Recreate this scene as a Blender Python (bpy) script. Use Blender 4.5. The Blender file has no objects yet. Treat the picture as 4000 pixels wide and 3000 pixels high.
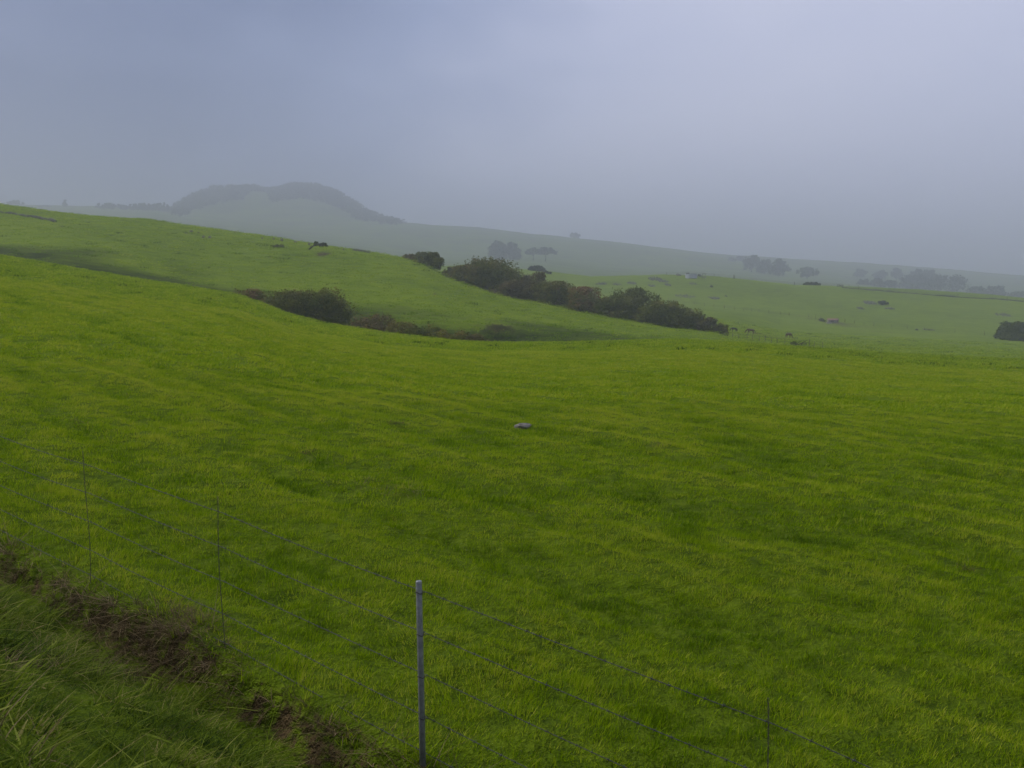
import bpy, bmesh, math, random
import numpy as np
from mathutils import Vector, Matrix, Euler

random.seed(7)
rng = np.random.default_rng(7)
scene = bpy.context.scene
COL = scene.collection

# ------------------------------------------------------------------ camera numbers
F = 4400.0                      # focal length in pixels of the 4000 px wide photograph
PITCH = math.atan(420.0 / F)    # camera looks down this much
CP, SP = math.cos(PITCH), math.sin(PITCH)


def tq(x, y):
    """direction of a photograph pixel as (X per metre ahead, Z per metre ahead)"""
    x = np.asarray(x, float); y = np.asarray(y, float)
    u = (x - 2000.0) / F
    v = -(y - 1500.0) / F
    Y = CP + v * SP
    return u / Y, (-SP + v * CP) / Y


# ------------------------------------------------------------------ noise
def _hash(ix, iy, seed):
    h = (ix.astype(np.int64) * 374761393 + iy.astype(np.int64) * 668265263 + seed * 974634777) & 0xffffffff
    h = ((h ^ (h >> 13)) * 1274126177) & 0xffffffff
    h = h ^ (h >> 16)
    return h


def perlin(x, y, seed=0):
    x = np.asarray(x, float); y = np.asarray(y, float)
    ix = np.floor(x); iy = np.floor(y)
    fx = x - ix; fy = y - iy
    ux = fx * fx * fx * (fx * (fx * 6 - 15) + 10)
    uy = fy * fy * fy * (fy * (fy * 6 - 15) + 10)

    def g(ox, oy):
        a = _hash(ix + ox, iy + oy, seed) * (2 * math.pi / 4294967296.0)
        return np.cos(a) * (fx - ox) + np.sin(a) * (fy - oy)
    a = g(0, 0); b = g(1, 0); c = g(0, 1); d = g(1, 1)
    return ((a + (b - a) * ux) * (1 - uy) + (c + (d - c) * ux) * uy) * 1.5


def fbm(x, y, seed=0, oct=3, gain=0.5):
    s = 0; a = 1.0; f = 1.0
    for k in range(oct):
        s = s + a * perlin(x * f + 17.3 * k, y * f - 9.1 * k, seed + k)
        a *= gain; f *= 2.03
    return s


def sstep(a, b, x):
    t = np.clip((x - a) / (b - a), 0, 1)
    return t * t * (3 - 2 * t)


# ------------------------------------------------------------------ the lie of the land
# Heights are surveyed as lines across the valley (crests, gully floors, ridges): for each line
# the distance ahead and the sight line under which it lies.
def line(pts):
    xs = np.array([p[0] for p in pts], float); ys = np.array([p[1] for p in pts], float)
    t, q = tq(xs, ys)
    return t, q


Y1 = [(-900, 905), (0, 1000), (200, 1035), (500, 1085), (700, 1115), (905, 1148), (1000, 1180), (1100, 1220), (1250, 1260), (1500, 1302),
      (1750, 1330), (1900, 1338), (2150, 1340), (2400, 1333), (2600, 1327), (2700, 1328), (2850, 1337), (3100, 1355), (3500, 1384),
      (4000, 1407), (4900, 1440)]
Y2 = [(-900, 690), (0, 801), (150, 822), (340, 845), (600, 862), (800, 893), (1000, 918), (1180, 948), (1400, 980), (1560, 1006), (1650, 1035),
      (1745, 1085), (1850, 1125), (2000, 1168), (2200, 1208), (2400, 1247), (2600, 1281), (2750, 1301), (2840, 1312), (3000, 1306),
      (3300, 1322), (4000, 1352), (4900, 1385)]
Y3 = [(-900, 720), (0, 832), (600, 900), (1000, 950), (1500, 1015), (1600, 1022), (1700, 1040), (1800, 1040), (1900, 1042), (2013, 1050), (2148, 1061),
      (2203, 1069), (2311, 1080), (2422, 1077), (2600, 1073), (2750, 1076), (2866, 1087), (3105, 1114), (3288, 1119), (3580, 1132),
      (3875, 1153), (4000, 1167), (4900, 1225)]
D1 = [(-900, 160), (0, 150), (1000, 140), (2000, 125), (3000, 135), (4000, 150), (4900, 160)]
D2 = [(-900, 330), (0, 320), (800, 300), (1600, 275), (2000, 255), (2800, 228), (3050, 315), (4000, 330), (4900, 340)]
C3 = [(-900, 945), (0, 1040), (500, 1130), (905, 1195), (1250, 1305), (1750, 1372), (2150, 1378), (2400, 1362), (2600, 1346), (2750, 1340),
      (2850, 1347), (3100, 1364), (3500, 1392), (4000, 1414), (4900, 1447)]
C4 = [(-900, 850), (0, 946), (250, 962), (500, 1003), (800, 1085), (1000, 1120), (1250, 1165), (1450, 1192), (1700, 1215), (1900, 1245), (2100, 1277),
      (2300, 1298), (2500, 1312), (2700, 1320), (2850, 1329), (3100, 1344), (3500, 1371), (4000, 1391), (4900, 1424)]
C6 = [(-900, 725), (0, 836), (600, 900), (1180, 985), (1560, 1040), (1800, 1130), (2000, 1195), (2200, 1215), (2400, 1240), (2600, 1255), (2800, 1272),
      (3000, 1270), (3300, 1290), (4000, 1318), (4900, 1350)]
C6B = [(-900, 730), (0, 840), (600, 905), (1180, 985), (1560, 1045), (1800, 1100), (2000, 1140), (2200, 1160), (2400, 1163), (2600, 1178), (2800, 1195), (3000, 1205),
       (3300, 1228), (4000, 1262), (4900, 1300)]
C9 = [(-900, 760), (0, 828), (340, 862), (600, 872), (1000, 905), (1400, 960), (1700, 1003), (1960, 1008), (2130, 1012), (2300, 1035), (2500, 1050),
      (2700, 1058), (2900, 1070), (3200, 1095), (3600, 1135), (4000, 1165), (4900, 1215)]
C10 = [(-900, 790), (0, 812), (600, 822), (700, 837), (1000, 860), (1545, 880), (1700, 891), (1870, 900), (2000, 914), (2240, 938), (2450, 958), (2700, 990),
       (2900, 1020), (3100, 1045), (3300, 1060), (3700, 1092), (4000, 1108), (4900, 1140)]
C11 = [(-900, 790), (0, 805), (500, 814), (640, 816), (690, 808), (720, 786), (750, 769), (800, 753), (850, 742), (910, 736), (960, 742), (1020, 746), (1070, 750),
       (1110, 739), (1200, 727), (1240, 733), (1320, 759), (1390, 799), (1430, 826), (1500, 857), (1545, 872), (1700, 886), (1870, 895), (2000, 909),
       (2240, 935), (2450, 955), (2700, 983), (2900, 1001), (3100, 1012), (3300, 1024), (3500, 1036), (3700, 1052), (4000, 1078), (4900, 1086)]

PX, PY = -0.57, 7.0           # the steel fence post
LD = np.array([0.70, -0.714]); LD = LD / np.linalg.norm(LD)     # fence direction left of the post
RD = np.array([0.76, -0.65]); RD = RD / np.linalg.norm(RD)      # and right of it
FT = np.array([-0.95, -0.4545, -0.13, 0.23, 0.4545, 0.9])
FZ = np.array([-2.55, -2.84, -3.08, -3.33, -3.5, -3.7])


def fence_s(X, Y):
    """metres from the fence line, positive on the camera's side"""
    nl = np.array([-0.714, -0.70]); nl = nl / np.linalg.norm(nl)
    nr = np.array([-0.65, -0.76]); nr = nr / np.linalg.norm(nr)
    a = (X - PX) * nl[0] + (Y - PY) * nl[1]
    b = (X - PX) * nr[0] + (Y - PY) * nr[1]
    w = sstep(-1.0, 1.0, (X - PX) * LD[0] + (Y - PY) * LD[1])
    return a * (1 - w) + b * w


SB = np.array([-50, -0.05, 0.08, 0.20, 0.45, 0.80, 1.4, 2.2, 3.0, 3.8, 4.6, 6.0, 500.0])
ZB = np.array([0, 0, -0.04, -0.32, -0.36, -0.12, 0.16, 0.58, 0.97, 1.28, 1.48, 1.52, 1.52])


def pchip_cols(d, D, Z):
    """monotone cubic along the distance for every point; D, Z are (N, K)"""
    h = np.diff(D, axis=1); s = np.diff(Z, axis=1) / h
    m = np.zeros_like(Z)
    s0 = s[:, :-1]; s1 = s[:, 1:]
    same = (s0 * s1) > 0
    w1 = 2 * h[:, 1:] + h[:, :-1]; w2 = h[:, 1:] + 2 * h[:, :-1]
    with np.errstate(divide='ignore', invalid='ignore'):
        mm = (w1 + w2) / (w1 / s0 + w2 / s1)
    m[:, 1:-1] = np.where(same, mm, 0.0)
    m[:, 0] = 0; m[:, -1] = s[:, -1]
    K = D.shape[1]
    k = np.clip((d[:, None] >= D).sum(1) - 1, 0, K - 2)
    r = np.arange(len(d))
    d0 = D[r, k]; hh = h[r, k]
    u = np.clip((d - d0) / hh, 0, 1)
    z0 = Z[r, k]; z1 = Z[r, k + 1]; m0 = m[r, k] * hh; m1 = m[r, k + 1] * hh
    return (2 * u**3 - 3 * u**2 + 1) * z0 + (u**3 - 2 * u**2 + u) * m0 + (-2 * u**3 + 3 * u**2) * z1 + (u**3 - u**2) * m1


def micro(X, Y, r):
    """hummocks, tussock ridges, terracettes"""
    u = 0.56 * X - 0.83 * Y; v = 0.83 * X + 0.56 * Y
    near = 1 - sstep(45, 150, r)
    z = near * (0.11 * fbm(u / 6.0, v / 1.05, 3, 2) + 0.034 * fbm(u / 0.6, v / 0.4, 5, 2))
    mid = sstep(15, 60, r)
    z = z + mid * (0.22 * fbm(X / 14, Y / 9, 11, 3)) * (0.4 + 0.6 * sstep(100, 400, r))
    z = z + sstep(140, 190, r) * (1 - sstep(420, 560, r)) * 0.22 * np.abs(fbm(X / 17.0 + 0.4 * perlin(X / 40, Y / 40, 8), Y / 4.2, 14, 2))
    scar = np.exp(-((X + 1.5) / 6.5) ** 2 - ((Y - 187.5) / 7.5) ** 2)
    z = z - scar * (1.7 * np.abs(fbm((X - 0.25 * (Y - 187)) / 2.4, Y / 5.5, 81, 2)) + .5 * np.exp(-((X + 0.9 - 0.22 * (Y - 188)) / 0.8) ** 2))
    z = z + sstep(600, 1400, r) * 1.5 * fbm(X / 120, Y / 120, 21, 3)
    return z


def base_height(X, Y):
    X = np.asarray(X, float).ravel(); Y = np.asarray(Y, float).ravel()
    r = np.hypot(X, Y); az = np.arctan2(X, Y)
    a = np.clip(az, -0.62, 0.62)
    t = np.tan(a); d = r * np.cos(a)

    def q(c):
        tt, qq = line(c)
        return np.interp(t, tt, qq)

    def dd(c):
        tt, _ = tq([p[0] for p in c], [1250] * len(c))
        return np.interp(t, tt, [p[1] for p in c])
    d1 = dd(D1); d2 = dd(D2)
    zf = np.interp(t, FT, FZ)
    df = np.full_like(t, 9.0) + 4.0 * sstep(0.1, -0.45, t)
    q1 = q(Y1)
    q3 = q(Y3)
    z1 = q1 * d1
    dm = d1 * 0.45
    zm = zf + (z1 - zf) * 0.36
    qd8 = q3 - 12 / F * sstep(0.0, 0.12, t) - 5 / F
    tab = [(np.full_like(t, 0.0), zf), (df, zf), (dm, zm), (d1, z1), (d1 + 38, q(C3) * (d1 + 38)), (d1 + 75, q(C4) * (d1 + 75)),
           (d2, q(Y2) * d2), (d2 + 70, q(C6) * (d2 + 70)), (np.full_like(t, 470.0), q(C6B) * 470), (np.full_like(t, 560.0), q3 * 560),
           (np.full_like(t, 820.0), qd8 * 820), (np.full_like(t, 1500.0), q(C9) * 1500), (np.full_like(t, 2050.0), q(C10) * 2050),
           (np.full_like(t, 2500.0), q(C11) * 2500), (np.full_like(t, 3800.0), (q(C11) - 30 / F) * 3800 * 0.5),
           (np.full_like(t, 8500.0), np.full_like(t, -16.0)), (np.full_like(t, 12000.0), np.full_like(t, -14.0))]
    D = np.stack([p[0] for p in tab], 1); Z = np.stack([p[1] for p in tab], 1)
    z = pchip_cols(d, D, Z)
    side = sstep(1.1, 2.1, np.abs(az))
    z = z * (1 - side) + side * (-3.2)
    s = fence_s(X, Y)
    z = z + np.interp(s, SB, ZB)
    return z


def height(X, Y):
    shp = np.shape(X)
    Xf = np.asarray(X, float).ravel(); Yf = np.asarray(Y, float).ravel()
    out = np.empty_like(Xf)
    for i in range(0, len(Xf), 150000):
        x = Xf[i:i + 150000]; y = Yf[i:i + 150000]
        r = np.hypot(x, y)
        out[i:i + 150000] = base_height(x, y) + micro(x, y, r) * sstep(0.3, 3.0, r)
    return out.reshape(shp)


def H1(x, y):
    return float(height(np.array([x]), np.array([y]))[0])


def at(px, d, sink=0.0):
    """ground point d metres ahead in the direction of photograph column px"""
    t, _ = tq(px, 1200)
    X = float(t) * d
    return Vector((X, d, H1(X, d) - sink))


_ds = np.concatenate([np.arange(2.5, 30, 0.1), np.arange(30, 120, 0.5), np.arange(120, 700, 1.0), np.arange(700, 4000, 6.0)])


def hit(px, py, dmin=2.5):
    """first ground point seen under a photograph pixel"""
    t, q = tq(px, py)
    ds = _ds[_ds >= dmin]
    z = height(t * ds, ds)
    below = np.nonzero(z >= q * ds)[0]
    d = float(ds[below[0]]) if len(below) else float(ds[-1])
    X = float(t) * d
    return Vector((X, d, H1(X, d)))


def zat(py, d, px=2000):
    return float(tq(px, py)[1]) * d


# ------------------------------------------------------------------ bookkeeping
def tag(o, label=None, cat=None, group=None, kind=None):
    if label: o['label'] = label
    if cat: o['category'] = cat
    if group: o['group'] = group
    if kind: o['kind'] = kind
    return o


def link(o, parent=None):
    COL.objects.link(o)
    if parent is not None:
        o.parent = parent
    return o


def thing(name, loc, label, cat, group=None, rz=0.0):
    o = bpy.data.objects.new(name, None)
    o.empty_display_size = 0.3
    o.location = loc; o.rotation_euler = (0, 0, rz)
    link(o); tag(o, label, cat, group)
    return o


def mesh_np(name, V, faces=None, quads=None, mat=None, smooth=True, tint=None):
    me = bpy.data.meshes.new(name)
    if quads is not None:
        Q = np.asarray(quads, np.int32)
        n = len(Q); k = Q.shape[1]
        me.vertices.add(len(V)); me.loops.add(n * k); me.polygons.add(n)
        me.vertices.foreach_set('co', np.asarray(V, np.float32).ravel())
        me.loops.foreach_set('vertex_index', Q.ravel())
        me.polygons.foreach_set('loop_start', np.arange(0, n * k, k, dtype=np.int32))
        me.polygons.foreach_set('loop_total', np.full(n, k, np.int32))
        me.update(calc_edges=True)
    else:
        me.from_pydata([tuple(v) for v in V], [], [tuple(f) for f in faces])
        me.update()
    if smooth:
        me.polygons.foreach_set('use_smooth', np.ones(len(me.polygons), bool))
    if tint is not None:
        a = me.attributes.new('tint', 'FLOAT', 'POINT')
        a.data.foreach_set('value', np.asarray(tint, np.float32))
    if mat: me.materials.append(mat)
    return me


def obj(name, me, parent=None):
    return link(bpy.data.objects.new(name, me), parent)


class MB:
    """collects tubes, boxes and lathes into one mesh"""
    def __init__(self):
        self.V = []; self.Fs = []

    def add(self, V, Fs):
        b = len(self.V)
        self.V += [tuple(v) for v in V]
        self.Fs += [tuple(i + b for i in f) for f in Fs]

    def tube(self, pts, rad, seg=8, cap=True):
        pts = [Vector(p) for p in pts]
        if not hasattr(rad, '__len__'): rad = [rad] * len(pts)
        V = []; Fs = []
        up = Vector((0, 0, 1))
        tan0 = (pts[1] - pts[0]).normalized()
        n = tan0.cross(up)
        if n.length < 1e-3: n = Vector((1, 0, 0))
        n.normalize()
        for i, p in enumerate(pts):
            a = pts[max(i - 1, 0)]; b = pts[min(i + 1, len(pts) - 1)]
            t = (b - a).normalized()
            n = (n - t * n.dot(t)).normalized()
            bt = t.cross(n)
            for k in range(seg):
                an = 2 * math.pi * k / seg
                V.append(p + (n * math.cos(an) + bt * math.sin(an)) * rad[i])
        for i in range(len(pts) - 1):
            for k in range(seg):
                k2 = (k + 1) % seg
                Fs.append((i * seg + k, i * seg + k2, (i + 1) * seg + k2, (i + 1) * seg + k))
        if cap:
            Fs.append(tuple(reversed(range(seg))))
            Fs.append(tuple((len(pts) - 1) * seg + k for k in range(seg)))
        self.add(V, Fs)

    def box(self, c, s, rz=0.0, M=None):
        V = []
        for z in (-1, 1):
            for y in (-1, 1):
                for x in (-1, 1):
                    v = Vector((x * s[0] / 2, y * s[1] / 2, z * s[2] / 2))
                    if M is not None: v = M @ v
                    if rz: v = Matrix.Rotation(rz, 3, 'Z') @ v
                    V.append(v + Vector(c))
        self.add(V, [(0, 2, 3, 1), (4, 5, 7, 6), (0, 1, 5, 4), (2, 6, 7, 3), (0, 4, 6, 2), (1, 3, 7, 5)])

    def lathe(self, prof, seg=24, c=(0, 0, 0)):
        V = []; Fs = []
        for r, z in prof:
            for k in range(seg):
                a = 2 * math.pi * k / seg
                V.append((c[0] + r * math.cos(a), c[1] + r * math.sin(a), c[2] + z))
        for i in range(len(prof) - 1):
            for k in range(seg):
                k2 = (k + 1) % seg
                Fs.append((i * seg + k, i * seg + k2, (i + 1) * seg + k2, (i + 1) * seg + k))
        self.add(V, Fs)

    def build(self, name, mat, parent=None, smooth=True):
        return obj(name, mesh_np(name, self.V, faces=self.Fs, mat=mat, smooth=smooth), parent)


# ------------------------------------------------------------------ materials
def newmat(name):
    m = bpy.data.materials.new(name); m.use_nodes = True
    nt = m.node_tree; nt.nodes.clear()
    out = nt.nodes.new('ShaderNodeOutputMaterial')
    return m, nt, out


def N(nt, typ, **kw):
    n = nt.nodes.new(typ)
    for k, v in kw.items():
        if k.startswith('i_'):
            key = k[2:]
            n.inputs[int(key) if key.isdigit() else key.replace('_', ' ')].default_value = v
        else:
            setattr(n, k, v)
    return n


def L(nt, a, ao, b, bi):
    nt.links.new(a.outputs[ao], b.inputs[bi])


def ramp(nt, stops):
    n = nt.nodes.new('ShaderNodeValToRGB')
    cr = n.color_ramp
    while len(cr.elements) > 1: cr.elements.remove(cr.elements[-1])
    cr.elements[0].position = stops[0][0]; cr.elements[0].color = (*stops[0][1], 1)
    for p, c in stops[1:]:
        e = cr.elements.new(p); e.color = (*c, 1)
    return n


def mathn(nt, op, a=None, b=None, clamp=False):
    n = nt.nodes.new('ShaderNodeMath'); n.operation = op; n.use_clamp = clamp
    for i, v in enumerate((a, b)):
        if v is None: continue
        if isinstance(v, (int, float)): n.inputs[i].default_value = v
        else: nt.links.new(v, n.inputs[i])
    return n


GREEN_STOPS = [(0.0, (0.030, 0.068, 0.001)), (0.3, (0.085, 0.160, 0.001)), (0.55, (0.160, 0.258, 0.002)), (0.8, (0.245, 0.335, 0.004)), (1.0, (0.33, 0.36, 0.03))]


def mat_blades(name, stops, attr_type='INSTANCER', jitter=0.55, transl=0.42, spec=0.04):
    m, nt, out = newmat(name)
    at_ = N(nt, 'ShaderNodeAttribute', attribute_name='tint', attribute_type=attr_type)
    oi = N(nt, 'ShaderNodeObjectInfo')
    geo = N(nt, 'ShaderNodeNewGeometry')
    j = mathn(nt, 'SUBTRACT', geo.outputs['Random Per Island'], 0.5)
    j2 = mathn(nt, 'MULTIPLY', j.outputs[0], jitter)
    s = mathn(nt, 'ADD', at_.outputs['Fac'], j2.outputs[0], clamp=True)
    r = ramp(nt, stops)
    L(nt, s, 0, r, 0)
    p = N(nt, 'ShaderNodeBsdfPrincipled', i_Roughness=0.6)
    p.inputs['Specular IOR Level'].default_value = spec
    L(nt, r, 0, p, 'Base Color')
    tr = N(nt, 'ShaderNodeBsdfTranslucent')
    L(nt, r, 0, tr, 'Color')
    mx = N(nt, 'ShaderNodeMixShader'); mx.inputs[0].default_value = transl
    L(nt, p, 0, mx, 1); L(nt, tr, 0, mx, 2); L(nt, mx, 0, out, 0)
    return m


M_GRASS = mat_blades('pasture_grass', GREEN_STOPS)
M_LONG = mat_blades('rank_grass', [(0.0, (0.020, 0.042, 0.003)), (0.35, (0.055, 0.095, 0.004)), (0.7, (0.120, 0.168, 0.007)), (0.9, (0.21, 0.25, 0.035)), (1.0, (0.27, 0.23, 0.08))], jitter=0.8)
M_DRY = mat_blades('dead_grass', [(0.0, (0.030, 0.022, 0.010)), (0.5, (0.095, 0.068, 0.032)), (1.0, (0.25, 0.19, 0.10))], jitter=0.8, transl=0.15)


def mat_leaf(name, stops, jitter=0.25):
    return mat_blades(name, stops, attr_type='GEOMETRY', jitter=jitter, transl=0.22)


M_LEAF = mat_leaf('shrub_leaves', [(0.0, (0.026, 0.044, 0.008)), (0.35, (0.074, 0.094, 0.010)), (0.65, (0.130, 0.130, 0.018)), (0.85, (0.160, 0.118, 0.030)), (1.0, (0.185, 0.098, 0.045))])
M_LEAF_BROWN = mat_leaf('brown_leaves', [(0.0, (0.05, 0.055, 0.014)), (0.5, (0.105, 0.092, 0.030)), (1.0, (0.18, 0.125, 0.052))])
M_LEAF_FAR = mat_leaf('tree_leaves', [(0.0, (0.016, 0.026, 0.010)), (0.6, (0.032, 0.046, 0.014)), (1.0, (0.05, 0.055, 0.02))])


def mat_simple(name, col, rough=0.8, metal=0.0, nscale=20.0, var=0.35, bump=0.0, col2=None, spec=0.3):
    m, nt, out = newmat(name)
    tc = N(nt, 'ShaderNodeTexCoord')
    no = N(nt, 'ShaderNodeTexNoise', i_Scale=nscale, i_Detail=6.0, i_Roughness=0.65)
    L(nt, tc, 'Object', no, 'Vector')
    c2 = col2 or tuple(c * (1 - var) for c in col)
    r = ramp(nt, [(0.32, c2), (0.62, col)])
    L(nt, no, 0, r, 0)
    p = N(nt, 'ShaderNodeBsdfPrincipled', i_Roughness=rough, i_Metallic=metal)
    p.inputs['Specular IOR Level'].default_value = spec
    L(nt, r, 0, p, 'Base Color')
    if bump:
        b = N(nt, 'ShaderNodeBump', i_Strength=bump)
        b.inputs['Distance'].default_value = 0.05
        L(nt, no, 0, b, 'Height'); L(nt, b, 0, p, 'Normal')
    L(nt, p, 0, out, 0)
    return m


M_BARK = mat_simple('bark', (0.040, 0.034, 0.027), 0.9, nscale=6, var=0.5, bump=0.4)
M_STEEL = mat_simple('galvanised_steel', (0.22, 0.232, 0.238), 0.45, 0.45, nscale=22, var=0.45, spec=0.5)
M_RUST_SPOT = mat_simple('tie_wire', (0.07, 0.062, 0.055), 0.6, 0.5, nscale=60)
M_WIRE = mat_simple('weathered_wire', (0.040, 0.042, 0.048), 0.55, 0.4, nscale=30, var=0.5, spec=0.5)
M_STAY = mat_simple('twisted_wire_stay', (0.075, 0.068, 0.058), 0.6, 0.4, nscale=30, var=0.5, spec=0.5)
M_ROCK = mat_simple('lava_rock', (0.155, 0.145, 0.122), 0.9, nscale=5.0, var=0.65, bump=0.9, col2=(0.055, 0.052, 0.045))
M_DARKROCK = mat_simple('dark_rock', (0.075, 0.080, 0.066), 0.95, nscale=1.2, var=0.6, bump=0.6)
M_TIMBER = mat_simple('weathered_timber', (0.115, 0.10, 0.085), 0.9, nscale=3, var=0.4)
M_TANK = mat_simple('tank_sheet', (0.36, 0.38, 0.42), 0.5, 0.3, nscale=1.5, var=0.25)
M_RUST = mat_simple('rusty_sheet', (0.20, 0.095, 0.070), 0.8, nscale=2.0, var=0.45)
M_PALE = mat_simple('pale_board', (0.30, 0.29, 0.27), 0.85, nscale=2.0, var=0.35)
M_DARKCOAT = mat_simple('dark_horse_coat', (0.014, 0.016, 0.020), 0.55, nscale=2.5, var=0.3)
M_BROWNCOAT = mat_simple('brown_horse_coat', (0.060, 0.026, 0.016), 0.55, nscale=2.5, var=0.35)
M_BAYCOAT = mat_simple('chestnut_horse_coat', (0.085, 0.036, 0.022), 0.55, nscale=2.5, var=0.35)
M_HAIR = mat_simple('horse_hair', (0.012, 0.010, 0.009), 0.6, nscale=8)


def mat_ground():
    m, nt, out = newmat('pasture_ground')
    geo = N(nt, 'ShaderNodeNewGeometry')
    pos = geo.outputs['Position']

    def noise(scale, detail=4.0, rough=0.55, mapping=None):
        no = N(nt, 'ShaderNodeTexNoise', i_Scale=scale, i_Detail=detail, i_Roughness=rough)
        if mapping is None:
            nt.links.new(pos, no.inputs['Vector'])
        else:
            mp = N(nt, 'ShaderNodeMapping')
            mp.inputs['Rotation'].default_value = (0, 0, mapping[0])
            mp.inputs['Scale'].default_value = mapping[1]
            nt.links.new(pos, mp.inputs['Vector']); L(nt, mp, 0, no, 'Vector')
        return no
    big = noise(0.018, 4)
    midn = noise(0.11, 4, 0.6)
    streak = noise(0.55, 5, 0.65, (0.25, (0.35, 1.0, 1.0)))
    fine = noise(3.0, 5, 0.7)
    a = mathn(nt, 'MULTIPLY', big.outputs[0], 0.45)
    b = mathn(nt, 'MULTIPLY_ADD', midn.outputs[0], 0.35); nt.links.new(a.outputs[0], b.inputs[2])
    c = mathn(nt, 'MULTIPLY_ADD', streak.outputs[0], 0.75); nt.links.new(b.outputs[0], c.inputs[2])
    d = mathn(nt, 'MULTIPLY_ADD', fine.outputs[0], 0.35); nt.links.new(c.outputs[0], d.inputs[2])
    e = mathn(nt, 'SUBTRACT', d.outputs[0], 0.43)
    r = ramp(nt, [(0.20, (0.045, 0.078, 0.004)), (0.40, (0.094, 0.148, 0.006)), (0.58, (0.132, 0.192, 0.007)), (0.80, (0.18, 0.225, 0.018))])
    L(nt, e, 0, r, 0)
    # bare and trampled soil, written on the mesh as a mask
    soil = N(nt, 'ShaderNodeAttribute', attribute_name='soil', attribute_type='GEOMETRY')
    sn = noise(0.55, 6, 0.75)
    sr = ramp(nt, [(0.36, (0.014, 0.011, 0.005)), (0.5, (0.046, 0.034, 0.016)), (0.64, (0.105, 0.072, 0.035))])
    L(nt, sn, 0, sr, 0)
    sf = noise(5.0, 6, 0.75)
    sm = mathn(nt, 'MULTIPLY_ADD', sn.outputs[0], 1.3); sm.inputs[2].default_value = -1.35
    smf = mathn(nt, 'MULTIPLY_ADD', sf.outputs[0], 1.4); nt.links.new(sm.outputs[0], smf.inputs[2])
    sm2 = mathn(nt, 'ADD', soil.outputs['Fac'], smf.outputs[0])
    sm3 = nt.nodes.new('ShaderNodeMapRange'); sm3.interpolation_type = 'SMOOTHSTEP'
    sm3.inputs['From Min'].default_value = 0.38; sm3.inputs['From Max'].default_value = 0.66
    nt.links.new(sm2.outputs[0], sm3.inputs[0])
    mx = N(nt, 'ShaderNodeMix', data_type='RGBA')
    L(nt, sm3, 0, mx, 0); L(nt, r, 0, mx, 6); L(nt, sr, 0, mx, 7)
    # rough herbage in the gully, darkened to paint in the far bank's shade
    rough = N(nt, 'ShaderNodeAttribute', attribute_name='rough', attribute_type='GEOMETRY')
    mx2 = N(nt, 'ShaderNodeMix', data_type='RGBA')
    L(nt, rough, 'Fac', mx2, 0); L(nt, mx, 2, mx2, 6)
    rr = ramp(nt, [(0.38, (0.008, 0.015, 0.002)), (0.56, (0.032, 0.054, 0.004)), (0.74, (0.075, 0.108, 0.009))])
    L(nt, streak, 0, rr, 0); L(nt, rr, 0, mx2, 7)
    th = N(nt, 'ShaderNodeAttribute', attribute_name='thatch_shade', attribute_type='GEOMETRY')  # thatch darkened near the camera, painting shade into the gaps between blades
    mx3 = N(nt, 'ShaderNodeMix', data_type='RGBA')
    fa = N(nt, 'ShaderNodeAttribute', attribute_name='moor', attribute_type='GEOMETRY')
    mx4 = N(nt, 'ShaderNodeMix', data_type='RGBA'); L(nt, fa, 'Fac', mx4, 0); L(nt, mx2, 2, mx4, 6)
    fr = ramp(nt, [(0.35, (0.036, 0.052, 0.017)), (0.5, (0.062, 0.090, 0.025)), (0.65, (0.092, 0.125, 0.030))])
    L(nt, big, 0, fr, 0); L(nt, fr, 0, mx4, 7)
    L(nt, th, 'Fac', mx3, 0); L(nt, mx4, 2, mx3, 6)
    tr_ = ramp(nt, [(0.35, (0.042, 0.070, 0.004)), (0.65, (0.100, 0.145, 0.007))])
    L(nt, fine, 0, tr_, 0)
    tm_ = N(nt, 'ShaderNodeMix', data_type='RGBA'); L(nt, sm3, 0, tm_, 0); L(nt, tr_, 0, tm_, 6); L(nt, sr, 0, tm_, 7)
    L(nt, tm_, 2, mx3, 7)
    p = N(nt, 'ShaderNodeBsdfPrincipled', i_Roughness=0.9)
    p.inputs['Specular IOR Level'].default_value = 0.02
    L(nt, mx3, 2, p, 'Base Color')
    hb = mathn(nt, 'MULTIPLY_ADD', streak.outputs[0], 1.6); nt.links.new(fine.outputs[0], hb.inputs[2])
    bp = N(nt, 'ShaderNodeBump', i_Strength=0.9)
    bp.inputs['Distance'].default_value = 0.35
    L(nt, hb, 0, bp, 'Height'); L(nt, bp, 0, p, 'Normal')
    L(nt, p, 0, out, 0)
    return m


# ------------------------------------------------------------------ ground sheet
def gauss_px(X, Y, px, py, sx, sy):
    """soft patch on the ground, given by where it is surveyed and its extent in metres"""
    p = hit(px, py)
    return np.exp(-((X - p.x) / sx) ** 2 - ((Y - p.y) / sy) ** 2)


def dist_path(X, Y, pts):
    best = np.full(X.shape, 1e9)
    for a, b in zip(pts[:-1], pts[1:]):
        ax, ay, bx, by = a.x, a.y, b.x, b.y
        L2 = (bx - ax) ** 2 + (by - ay) ** 2 + 1e-9
        u = np.clip(((X - ax) * (bx - ax) + (Y - ay) * (by - ay)) / L2, 0, 1)
        best = np.minimum(best, np.hypot(X - ax - u * (bx - ax), Y - ay - u * (by - ay)))
    return best


def LIPN(X, Y):
    return fbm(X / 2.3 + 3.3, Y / 1.7, 71, 2) * .7 + .8 * fbm(X / 0.43 + 1.7, Y / 0.37 + .6, 73, 3)


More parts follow.
